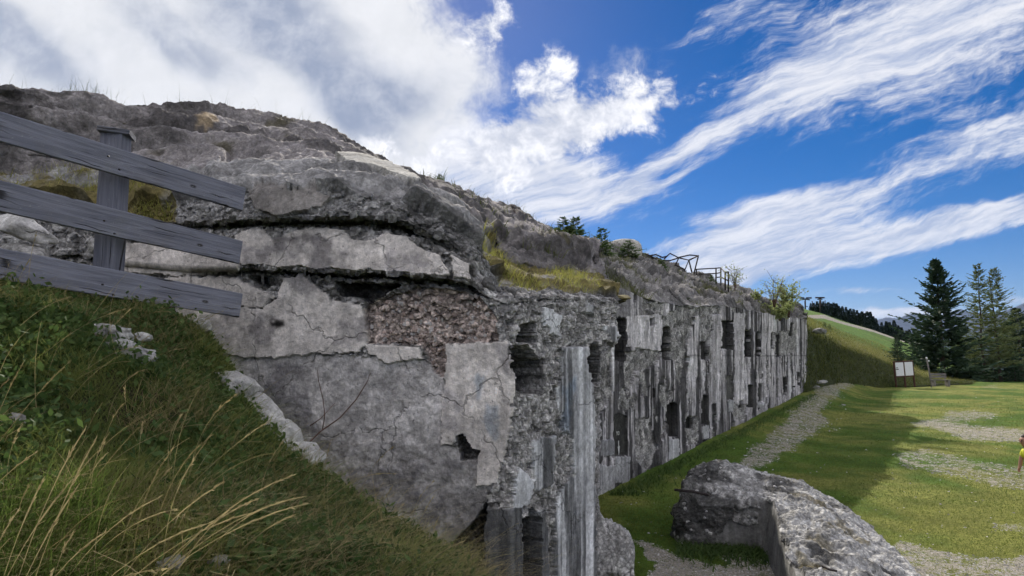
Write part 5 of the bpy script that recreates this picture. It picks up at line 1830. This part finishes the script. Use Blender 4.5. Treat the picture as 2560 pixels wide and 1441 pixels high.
tag(obj('straw_stalks', soup(np.array(tri), 'straw_stalks', M_STRAW, np.array(rn))), 'long pale straw stalks with seed heads arching over the hillside', 'grass', kind='stuff')

# ragged taller grass along the brow of the hillside, against the wall
ex = np.interp(rg.random(2600), np.linspace(0, 1, 9), [470, 520, 560, 640, 700, 850, 1000, 1100, 1180])
ed = np.interp(ex, [470, 560, 700, 850, 1000, 1180], [4.3, 4.3, 4.15, 4.05, 4.0, 3.9]) + rg.normal(size=2600) * 0.10
exx = (ex - 1280) / FPX * ed
q = np.stack([exx, ed, hill_z(exx, ed)], 1)
T, bi = blades(q, rg.uniform(0.06, 0.24, len(q)), rg.uniform(0.003, 0.006, len(q)), rg.normal(size=(len(q), 2)) * 0.8 + np.array([0.3, 0.1]), rg.uniform(0.2, 1.0, len(q)), rg, 3)
tag(obj('brow_grass', soup(T, 'brow_grass', M_GRASS, rg.random(len(q))[bi])), 'ragged taller grass along the brow of the hillside by the wall', 'grass', kind='stuff')

# taller bright tussock in the lower left corner
q = scatter_hill(3600, lambda fx, fy, q: (fx < 220 + 120 * fbm(q * 3, 2, 5)) & (fy > 1270 + 60 * fbm(q * 4, 2, 6)) & (fx > -150) & (fy < 1700), 1.4)
T, bi = blades(q, rg.uniform(0.10, 0.26, len(q)), rg.uniform(0.003, 0.005, len(q)), rg.normal(size=(len(q), 2)) * 0.5 + np.array([0.4, 0.0]), rg.uniform(0.2, 0.8, len(q)), rg, 3)
tag(obj('bright_tussock', soup(T, 'bright_tussock', mat_leaf('fresh_grass', (0.05, 0.10, 0.015), (0.16, 0.22, 0.05), 0.45, 3.0), rg.random(len(q))[bi])), 'bright green tussock grass in the lower left corner', 'grass', kind='stuff')

# yellow grass on the ledges of the ruin, and thin stems along its skyline
def on_grid(Q, disp_grid, mask, n):
    idx = np.argwhere(mask)
    k = idx[rg.integers(0, len(idx), n)]
    return Q[k[:, 0], k[:, 1]]


Vng = Vn.reshape(Qn.shape)
fxn, fyn = proj(Vng)
rown = np.arange(Qn.shape[0])[:, None] * np.ones((1, Qn.shape[1]))
led1 = (rown >= R1[7]) & (rown < R1[9]) & (fxn > 1205) & (fxn < 1500)
led2 = (rown >= R1[6]) & (rown < R1[8]) & (fxn < 430) & (fxn > -150)
for nm, mk_, n, lb in (('ledge_grass', led1, 5200, 'yellow-green grass on the ledge above the wall corner'), ('ledge_grass', led2, 4200, 'yellow-green grass on the rock ledge behind the fence')):
    q = on_grid(Vng, None, mk_, n)
    q = q[fbm(q * 3.0, 3, 440) + rg.normal(size=len(q)) * 0.12 > 0.0]
    T, bi = blades(q, rg.uniform(0.05, 0.17, len(q)), rg.uniform(0.003, 0.006, len(q)), rg.normal(size=(len(q), 2)) * 0.6 + np.array([0.3, -0.5]), rg.uniform(0.3, 1.1, len(q)), rg, 2)
    tag(obj(nm, soup(T, nm, M_LEDGEGRASS, rg.random(len(q))[bi])), lb, 'grass', kind='stuff')
roofm = (rown >= R1[9]) & (rown < R1[11] + 2) & (fxn > -100)
q = on_grid(Vng, None, roofm & (rown > R1[11] - 8), 170)
tc_ = on_grid(Vng, None, roofm & (rown > R1[11] - 3), 9)
q = np.concatenate([q] + [c_ + rg.normal(size=(26, 3)) * np.array([0.07, 0.07, 0.0]) for c_ in tc_])
far_roof = Vf.reshape(Qf.shape)
rowf = np.arange(Qf.shape[0])[:, None] * np.ones((1, Qf.shape[1]))
q2 = on_grid(far_roof, None, (rowf >= NWALL) & (rowf < NWALL + NROOF), 7000)
q2 = q2[fbm(q2 * 0.9, 4, 88) > 0.12]
q3 = on_grid(Vng, None, roofm & (fxn > 1040), 3500)
q3 = q3[fbm(q3 * 1.9, 4, 77) > 0.24]
T1, b1 = blades(q, rg.uniform(0.06, 0.36, len(q)) * np.where(np.arange(len(q)) < 170, 1.0, 0.55), np.full(len(q), 0.0035), rg.normal(size=(len(q), 2)) * 0.7, rg.uniform(0, 0.5, len(q)), rg, 3)
tag(obj('skyline_grass', soup(T1, 'skyline_grass', M_HEATH, rg.random(len(q))[b1])), 'sparse thin grass stems along the skyline of the ruin', 'grass', kind='stuff')
qq_ = np.concatenate([q2, q3])
T2, b2 = blades(qq_, rg.uniform(0.08, 0.28, len(qq_)), rg.uniform(0.008, 0.016, len(qq_)), rg.normal(size=(len(qq_), 2)) * 0.6, rg.uniform(0.2, 1, len(qq_)), rg, 2)
tag(obj('roof_grass', soup(T2, 'roof_grass', M_HEATH, rg.random(len(qq_))[b2])), 'brownish grass growing over the rubble roof', 'grass', kind='stuff')

# turf of the field: short blades thick near the camera, thinning out with distance
fq_ = FIELD_Q
def field_pts(n, py0, py1, keep_dirt=0.25, px0=1480, px1=2640):
    px = rg.uniform(px0, px1, n)
    py = rg.uniform(py0, py1, n)
    p_ = P(px, py, ground_at(px, py))
    # height and wear from the field sheet
    ci = np.clip(((px - 1000) / 4.0).astype(int), 0, fq_.shape[1] - 1)
    ri = np.clip(np.searchsorted(-pyr, -py), 0, fq_.shape[0] - 1)
    p_[:, 2] = fq_[ri, ci, 2]
    d = FIELD_DIRT[ri, ci]
    m = rg.random(n) > np.where(d > 0.2, 1 - keep_dirt, 0)
    dw = (p_[:, 0] - (1.43 + F2D[0] * (p_[:, 1] - 10.9))) * 0.843
    m &= dw > 0.0
    return p_[m], d[m]


q, d = field_pts(130000, 985, 1560)
k = np.clip(q[:, 1] / 9.0, 0.8, 3.2)
pn = fbm(q * 0.6, 3, 455)
T, bi = blades(q, rg.uniform(0.015, 0.045, len(q)) * k ** 0.4, rg.uniform(0.004, 0.008, len(q)) * k, rg.normal(size=(len(q), 2)) * 0.7, rg.uniform(0.2, 0.9, len(q)), rg, 1)
tag(obj('field_turf', soup(T, 'field_turf', M_TURF, np.clip(0.5 + 0.7 * pn[bi] + 0.4 * (rg.random(len(q))[bi] - 0.5), 0, 1))), 'short green turf of the field', 'grass', kind='stuff')
# rank green weeds along the wall foot and round the low wall
base = []
for t_ in rg.random(2600):
    y = 11 + 19.5 * t_ ** 1.4
    base.append((1.43 + F2D[0] * (y - 10.9) + abs(rg.normal()) * 0.28 + 0.12, y, 0.05 + 0.5 * np.clip((y - 11) / 20, 0, 1)))
for _ in range(1500):
    px = rg.uniform(1690, 1925)
    base.append(tuple(G(px, 8.15 - abs(rg.normal()) * 0.28 + (1925 - px) * 0.0012, 0.0)))
q = np.array(base)
T, bi = blades(q, rg.uniform(0.05, 0.16, len(q)), rg.uniform(0.010, 0.026, len(q)), rg.normal(size=(len(q), 2)) * 0.8, rg.uniform(0.3, 1.1, len(q)), rg, 2)
tag(obj('wall_foot_weeds', soup(T, 'wall_foot_weeds', M_WEED, rg.random(len(q))[bi])), 'dark green weeds along the foot of the facade and the low wall', 'weeds', kind='stuff')

# gravel and stone chips on path and field
def chips(pts, size):
    n = len(pts)
    base = np.array([(1, 0, 0), (-1, 0, 0), (0, 1, 0), (0, -1, 0), (0, 0, 1), (0, 0, -.4)], float)
    F8 = np.array([(0, 2, 4), (2, 1, 4), (1, 3, 4), (3, 0, 4), (2, 0, 5), (1, 2, 5), (3, 1, 5), (0, 3, 5)])
    V = base[None] * (0.6 + 0.8 * rg.random((n, 6, 1))) * (np.array([1, 1, .6]) * size[:, None])[:, None, :]
    a = rg.uniform(0, 2 * math.pi, n)
    c, s_ = np.cos(a)[:, None], np.sin(a)[:, None]
    V = np.stack([V[..., 0] * c - V[..., 1] * s_, V[..., 0] * s_ + V[..., 1] * c, V[..., 2]], -1) + pts[:, None]
    F = (F8[None] + np.arange(n)[:, None, None] * 6).reshape(-1, 3)
    tn = rg.uniform(0.22, 0.62, n)
    colr = np.repeat(np.stack([tn, tn * .97, tn * .92], 1), 6, 0)
    return mesh_np('gravel', V.reshape(-1, 3), F, M_ROCK, False, {'col': colr, 'rub': np.zeros(n * 6), 'stre': np.zeros(n * 6)})


q, d = field_pts(30000, 975, 1520, 1.0)
m = rg.random(len(q)) < np.where(d > 0.2, 0.55, 0.014)
q = q[m]
tag(obj('gravel', chips(q, rg.uniform(0.006, 0.022, len(q)) * np.clip(q[:, 1] / 9, 0.8, 2.6) ** 0.7)), 'pale gravel and stone chips on the path and field', 'gravel', kind='stuff')

# tufts on the bank and on the slope above it
for nm, r0, r1, n_, mt, lb in (('bank_grass', 1, 66, 13000, M_HEATH, 'rough brown grass tufts on the shaded bank'), ('slope_grass', 60, 118, 13000, mat_leaf('slope_grass', (0.085, 0.12, 0.025), (0.26, 0.25, 0.08), 0.35, 0.4), 'sunlit yellow-green grass on the slope above the bank')):  # slope tufts have a sunlit tint put into their blade colour
    ii = rg.integers(r0, r1, n_), rg.integers(0, BANK_Q.shape[1] - 1, n_)
    q = BANK_Q[ii] + rg.normal(size=(n_, 3)) * np.array([0.12, 0.25, 0])
    T, bi = blades(q, rg.uniform(0.10, 0.34, n_), rg.uniform(0.03, 0.06, n_), rg.normal(size=(n_, 2)) * 0.6, rg.uniform(0.2, 1, n_), rg, 2)
    tag(obj(nm, soup(T, nm, mt, np.clip(0.5 + 0.7 * fbm(q * 0.4, 3, 470)[bi] + 0.5 * (rg.random(n_)[bi] - 0.5), 0, 1))), lb, 'grass', kind='stuff')


# ---- conifers
def conifer_mesh(H, R, seed, whorls, per, sprays, mat, bare=0.06, droop=0.25, spray_len=0.30, power=0.85, irregular=0.25, thin=0.45, upturn=0.0):
    g = np.random.default_rng(seed)
    tri, rn = [], []
    for w_ in range(whorls):
        t = bare + (1 - bare) * ((w_ + g.uniform(-0.3, 0.3)) / whorls)
        t = min(max(t, bare), 0.985)
        Lw = R * ((1 - t) ** power) * (1 - 0.35 * max(0, (0.12 - t) / 0.12)) + 0.02 * R
        for b_ in range(per):
            a = 2 * math.pi * (b_ + g.uniform(-0.4, 0.4)) / per + w_ * 1.3
            L = Lw * (1 + g.normal() * irregular)
            if L <= 0.02 * R:
                continue
            e = droop * (1 - t) - upturn * t + g.normal() * 0.08
            dirv = np.array([math.cos(a) * math.cos(e), math.sin(a) * math.cos(e), -math.sin(e)])
            side = np.array([-math.sin(a), math.cos(a), 0])
            z0 = t * H + g.uniform(-0.4, 0.4) * H / whorls
            s = np.sort(g.uniform(0.12, 1.0, sprays))
            c = np.array([0, 0, z0]) + dirv[None] * (s * L)[:, None] + np.array([0, 0, 1.0])[None] * (0.12 * L * s ** 2)[:, None]
            ln = spray_len * R * (1.1 - 0.65 * s) * (0.45 + 0.55 * (1 - t)) * g.uniform(0.6, 1.3, sprays)
            sg_ = np.where(g.random(sprays) < 0.5, -1, 1)
            d = dirv[None] * 0.75 + side[None] * (sg_ * g.uniform(0.2, 0.9, sprays))[:, None] + np.array([0, 0, 1.0])[None] * g.normal(-0.1, 0.25, sprays)[:, None]
            d /= np.linalg.norm(d, axis=1, keepdims=True)
            wv = np.cross(d, g.normal(size=(sprays, 3)))
            wv /= np.linalg.norm(wv, axis=1, keepdims=True)
            wd = ln * thin * 0.5
            m_ = c + d * (ln * 0.45)[:, None]
            tip = c + d * ln[:, None]
            tri.append(np.stack([c, m_ + wv * wd[:, None], tip], 1))
            tri.append(np.stack([c, tip, m_ - wv * wd[:, None]], 1))
            rr_ = g.random(sprays) * 0.7 + 0.3 * s
            rn += [rr_, rr_]
            # the branch wood
            p0, p1 = np.array([0, 0, z0]), np.array([0, 0, z0]) + dirv * L * 0.9
            tri.append(np.array([[p0 - side * 0.006 * R, p0 + side * 0.006 * R, p1]]))
            rn.append(np.zeros(1))
    return soup(np.concatenate(tri), 'crown', mat, np.concatenate(rn))


def trunk_mesh(H, r, seed, bend=0.02):
    g = np.random.default_rng(seed)
    z = np.linspace(-0.15 * 1.0, 0.97 * H, 9)
    x = np.cumsum(g.normal(size=9)) * bend * H * 0.12
    V, F = tube(np.stack([x - x[0], 0 * z, z], 1), r * (1 - z / H * 0.95).clip(0.04, 1), 7)
    return mesh_np('trunk', V, F, M_BARK)


def tree(name, base, label, cat, group, crown, trunk, rz=0.0, sc=1.0):
    t_ = empty(name, tuple(base), rz)
    t_.scale = (sc, sc, sc)
    tag(t_, label, cat, group)
    for nm, me in (('trunk', trunk), ('crown', crown)):
        o = bpy.data.objects.new(nm, me)
        COL.objects.link(o)
        o.parent = t_
    return t_


# the big dark spruce and its neighbours beyond the bank
TG = 'conifers beyond the bench'
b0 = P(2360, 955, 66)
b0[2] -= 0.6
big_c = conifer_mesh(13.2, 4.6, 51, 28, 8, 48, M_SPRUCE, 0.04, 0.05, 0.22, 0.88, 0.30, 0.34, 0.7)
tree('spruce_tree', b0, 'tall dark broad spruce standing behind the bench', 'tree', TG, big_c, trunk_mesh(13.2, 0.28, 1))
lar_c = conifer_mesh(13.2, 3.6, 61, 36, 7, 36, M_LARCH, 0.18, 0.12, 0.17, 0.72, 0.35, 0.25, 0.4)
lar_c2 = conifer_mesh(13.4, 3.4, 62, 36, 7, 36, M_LARCH, 0.18, 0.14, 0.17, 0.72, 0.35, 0.25, 0.4)
b1 = P(2466, 962, 69); b1[2] -= 0.4
b2 = P(2506, 962, 70); b2[2] -= 0.4
tree('larch_tree', b1, 'left of the two thin light green larches at the right', 'tree', TG, lar_c2, trunk_mesh(13.4, 0.17, 2, 0.05))
tree('larch_tree', b2, 'right of the two thin light green larches at the right', 'tree', TG, lar_c, trunk_mesh(13.2, 0.18, 3, 0.05))
mid = [conifer_mesh(7.0, 2.4, 70 + k, 24, 9, 20, (M_SPRUCE, M_SPRUCE, M_SPRUCE_YOUNG)[k], 0.03, 0.15, 0.26, 0.8, 0.3, 0.36, 0.4) for k in range(3)]
mtr = trunk_mesh(7.0, 0.14, 7)
for k, (px, py, y, h, lb) in enumerate(((2300, 960, 72, 6.4, 'dark bushy spruce just left of the tall spruce, behind the pole'), (2325, 960, 70, 5.2, 'low dark spruce in front of the left side of the tall spruce'),
                                        (2410, 962, 74, 7.4, 'dark spruce just right of the tall spruce'), (2440, 964, 72, 5.6, 'dark spruce at the foot of the left larch'), (2245, 900, 58, 2.6, 'small lit spruce on the bank above the board'),
                                        (2530, 966, 76, 8.0, 'dark spruce right of the larches'), (2490, 966, 74, 4.6, 'low dark spruce between the larch trunks'), (2556, 966, 72, 9.2, 'tall dark spruce at the right edge of the picture'), (2400, 962, 66, 3.4, 'low dark spruce at the edge of the field right of the bench'), (2455, 966, 68, 2.8, 'lowest dark spruce on the field edge left of the larch trunks'), (2540, 966, 69, 3.6, 'low dark spruce on the field edge right of the larch trunks'))):
    bb = P(px, py, y)
    bb[2] -= 0.3
    tree('spruce_tree', bb, lb, 'tree', TG, mid[k % 3], mtr, k * 1.1, h / 7.0)
lsc = [conifer_mesh(7.0, 2.2, 80, 22, 8, 16, M_LARCH, 0.08, 0.15, 0.22, 0.7, 0.35, 0.3, 0.3)]
for px, py, y, h, lb in ((2425, 962, 78, 7.2, 'light green young larch between the tall spruce and the larches'), (2545, 964, 82, 9.5, 'light green larch behind the right edge spruces')):
    bb = P(px, py, y)
    bb[2] -= 0.3
    tree('larch_tree', bb, lb, 'tree', TG, lsc[0], mtr, 0.5, h / 7.0)

# row of far dark spruces along the skyline of the green slope
far_m = [conifer_mesh(10.0, 2.5, 90 + k, 22, 9, 14, M_SPRUCE_FAR, 0.02, 0.25, 0.55, 0.85, 0.22, 0.75, 0.1) for k in range(4)]
ftr = trunk_mesh(10.0, 0.16, 9)
row_top = [(2028, 762), (2036, 757), (2044, 753), (2052, 751), (2060, 754), (2068, 758), (2073, 755), (2080, 759), (2086, 757), (2093, 758), (2099, 764), (2108, 766), (2117, 768), (2122, 775), (2128, 771), (2136, 773), (2145, 776), (2151, 782), (2158, 778), (2163, 783), (2170, 779), (2178, 779), (2185, 790), (2192, 796), (2206, 806), (2218, 803), (2226, 805), (2238, 801), (2248, 814), (2256, 818), (2268, 826), (2276, 824), (2288, 822)]
for k, (px, py) in enumerate(row_top):
    y = 150 + rg.uniform(0, 22)
    sil = np.interp(px, kb, [BANK[q_][4] for q_ in kb])
    bot = P(px, sil + 6 + rg.uniform(0, 6), y)
    top = P(px, py, y)
    ordn = ['first', 'second', 'third', 'fourth', 'fifth', 'sixth', 'seventh', 'eighth', 'ninth', 'tenth', 'eleventh', 'twelfth', 'thirteenth', 'fourteenth', 'fifteenth', 'sixteenth', 'seventeenth']
    half = len(row_top) // 2
    place = ordn[k] + ' dark spruce of the skyline row, counted from the chairlift pylon' if k <= half else ordn[len(row_top) - 1 - k] + ' dark spruce of the skyline row, counted from the tall spruce leftwards'
    tree('far_spruce', bot, place, 'tree', 'skyline row of far spruces', far_m[k % 4], ftr, k * 0.9, max(0.3, (top[2] - bot[2]) / 10.0))

# small spruces and shrubs growing on the roof of the ruin
yng = [conifer_mesh(1.0, 0.40, 120 + k, 11, 7, 16, M_SPRUCE_YOUNG, 0.02, 0.0, 0.40, 0.8, 0.3, 0.30, 0.55) for k in range(4)]
ytr = trunk_mesh(1.0, 0.016, 12)
RGp = 'young spruces on the fort roof'
for k, (px, pb_, pt_, y, sp, lb) in enumerate(((1408, 612, 538, 15.5, 1.7, 'left of the two taller young spruces side by side on the roof'), (1440, 614, 536, 15.5, 1.5, 'right of the two taller young spruces side by side on the roof'),
                                           (1424, 614, 560, 15.0, 2.6, 'low bushy bright spruce at the feet of the two taller ones'), (1505, 646, 562, 17.0, 1.25, 'single open young spruce left of the pale dome'),
                                           (1570, 640, 598, 19.5, 2.6, 'bushy little spruce in front of the pale dome'), (1655, 682, 645, 21.5, 1.8, 'bushy little spruce below the bent metal frame'), (1640, 690, 664, 20.8, 2.2, 'low green spruce left below the bent metal frame'),
                                           (1779, 712, 682, 23.0, 1.2, 'tiny spruce behind the roof railing'), (1148, 560, 512, 9.5, 1.6, 'greenish little spruce on the rubble slope left of the ledge'), (1176, 572, 535, 9.2, 2.4, 'low spreading spruce on the pale rubble patch'),
                                           (1100, 468, 430, 13.8, 1.2, 'bare twiggy little spruce on the skyline'), (1310, 640, 585, 12.0, 1.2, 'dark narrow spruce in the cleft between two rock outcrops'), (1722, 770, 740, 16.8, 2.2, 'low brownish spruce hanging over the facade edge'))):
    bb = P(px, pb_, y)
    h = P(px, pt_, y)[2] - bb[2]
    bb[2] -= 0.05
    t_ = tree('young_spruce', bb, lb, 'tree', RGp, yng[k % 4], ytr, k * 1.7, h)
    t_.scale = (h * sp, h * sp, h)
gy_ = P(1310, 640, 12.0)
for px, pb_, pt_, y, lb in ((2062, 822, 806, 50, 'left of two tiny spruces on the green slope'), (2074, 826, 810, 51, 'right of two tiny spruces on the green slope')):
    bb = P(px, pb_, y)
    h = P(px, pt_, y)[2] - bb[2]
    tree('young_spruce', bb - np.array([0, 0, .2]), lb, 'tree', 'tiny spruces on the green slope', yng[0], ytr, px, h + .2)


def shrub(name, px, pb_, pt_, y, wpx, stems, leaves, lsize, mat, label, cat='shrub', seed=1, parent=None):
    g = np.random.default_rng(seed)
    b0 = P(px, pb_, y)
    H = P(px, pt_, y)[2] - b0[2]
    W = wpx / FPX * y
    t_ = empty(name, tuple(b0))
    tag(t_, label, cat)
    parts, tips = [], []
    for s_ in range(stems):
        a = g.uniform(0, 2 * math.pi)
        L = H * g.uniform(0.6, 1.0)
        sp = W * 0.5 * g.uniform(0.2, 1.0)
        z = np.linspace(0, 1, 6)
        c = np.stack([math.cos(a) * sp * z ** 1.4, math.sin(a) * sp * z ** 1.4, L * z], 1) + np.cumsum(g.normal(size=(6, 3)), 0) * 0.012 * H - np.array([0, 0, 0.05])
        parts.append(tube(c, 0.012 * H * (1.1 - z), 5 if False else 6))
        tips += list(c[2:])
        for _ in range(4):
            i_ = g.integers(2, 5)
            d = g.normal(size=3) * 0.16 * H + np.array([0, 0, 0.10 * H])
            c2 = np.stack([c[i_] + d * q_ for q_ in (0, 0.5, 1.0)])
            parts.append(tube(c2, np.array([0.006, 0.005, 0.003]) * H, 6))
            tips += list(c2[1:])
    V, F = join(parts)
    o = bpy.data.objects.new('stems', mesh_np('stems', V, F, M_TWIG))
    COL.objects.link(o)
    o.parent = t_
    if leaves:
        tips = np.array(tips)
        c = tips[g.integers(0, len(tips), leaves)] + g.normal(size=(leaves, 3)) * 0.06 * H
        a = g.normal(size=c.shape)
        a /= np.linalg.norm(a, axis=1, keepdims=True)
        b = np.cross(a, g.normal(size=c.shape))
        b /= np.linalg.norm(b, axis=1, keepdims=True)
        sz = (lsize * g.uniform(0.6, 1.3, leaves))[:, None]
        T = np.concatenate([np.stack([c - a * sz, c + b * sz * .55, c + a * sz], 1), np.stack([c - a * sz, c + a * sz, c - b * sz * .55], 1)])
        o = bpy.data.objects.new('leaves', soup(T, 'leaves', mat, np.tile(g.random(leaves), 2)))
        COL.objects.link(o)
        o.parent = t_
    return t_


shrub('shrub', 1838, 722, 655, 22.0, 60, 9, 260, 0.032, M_SHRUB, 'thin sparsely leaved shrub right of the roof railing', seed=3)
shrub('shrub', 1936, 765, 684, 24.5, 60, 8, 260, 0.035, M_SHRUB, 'tall thin shrub with few leaves near the far end of the roof', seed=4)
shrub('shrub', 1972, 790, 702, 26.0, 85, 12, 1300, 0.050, M_SHRUB, 'full leafy green shrub at the far end of the roof', seed=5)
shrub('shrub', 1895, 752, 722, 24.0, 50, 7, 350, 0.045, M_SHRUB, 'low green shrub on the roof before the thin shrub', seed=6)
shrub('shrub', 1950, 800, 752, 25.0, 80, 10, 1200, 0.05, M_SHRUB, 'green shrub spilling over the far facade edge', seed=8)
shrub('shrub', 1290, 545, 500, 14.0, 45, 7, 0, 0.03, M_SHRUB, 'leafless twiggy shrub on the skyline above the rubble slope', seed=7)
shrub('shrub', 1085, 470, 448, 13.6, 30, 5, 40, 0.02, M_SHRUB, 'tiny leafy shrub on the skyline beside the bare spruce', seed=9)

# bare stems in front of the end wall
def twig(name, pts, r, label):
    V, F = tube([P(*q_) for q_ in pts], np.linspace(r, r * 0.5, len(pts)), 6)
    tag(obj(name, mesh_np(name, V, F, M_TWIG)), label, 'twig')


twig('dry_twig', [(690, 1190, 4.05), (740, 1140, 4.2), (800, 1080, 4.3), (850, 1045, 4.35), (890, 1000, 4.4), (918, 955, 4.4), (926, 932, 4.4)], 0.006, 'long reddish bare twig leaning across the end wall')
twig('dry_twig', [(806, 1075, 4.32), (812, 1040, 4.35), (808, 1000, 4.4), (796, 950, 4.4), (794, 925, 4.4)], 0.004, 'thin upright bare twig left of the long reddish one')
twig('dry_twig', [(775, 1065, 4.35), (800, 1048, 4.37), (838, 1008, 4.4)], 0.004, 'short bare twig crossing behind the upright one')


# ------------------------------------------------------------------ the air between here and the mountains
hm = bpy.data.materials.new('mountain_air')
hm.use_nodes = True
ht = NT(hm.node_tree)
hv = ht.n('ShaderNodeVolumePrincipled', ins={'Color': (0.42, 0.62, 1.0, 1), 'Density': 0.00004, 'Anisotropy': 0.0})
ht.t.links.new(hv.outputs[0], ht.n('ShaderNodeOutputMaterial').inputs['Volume'])
hz_o = bm_obj('haze', box(0, 0, 170, 33600, 33600, 1060), hm)
tag(hz_o, 'thin blue haze of the mountain air', 'haze', kind='stuff')
SC.cycles.volume_bounces = 0
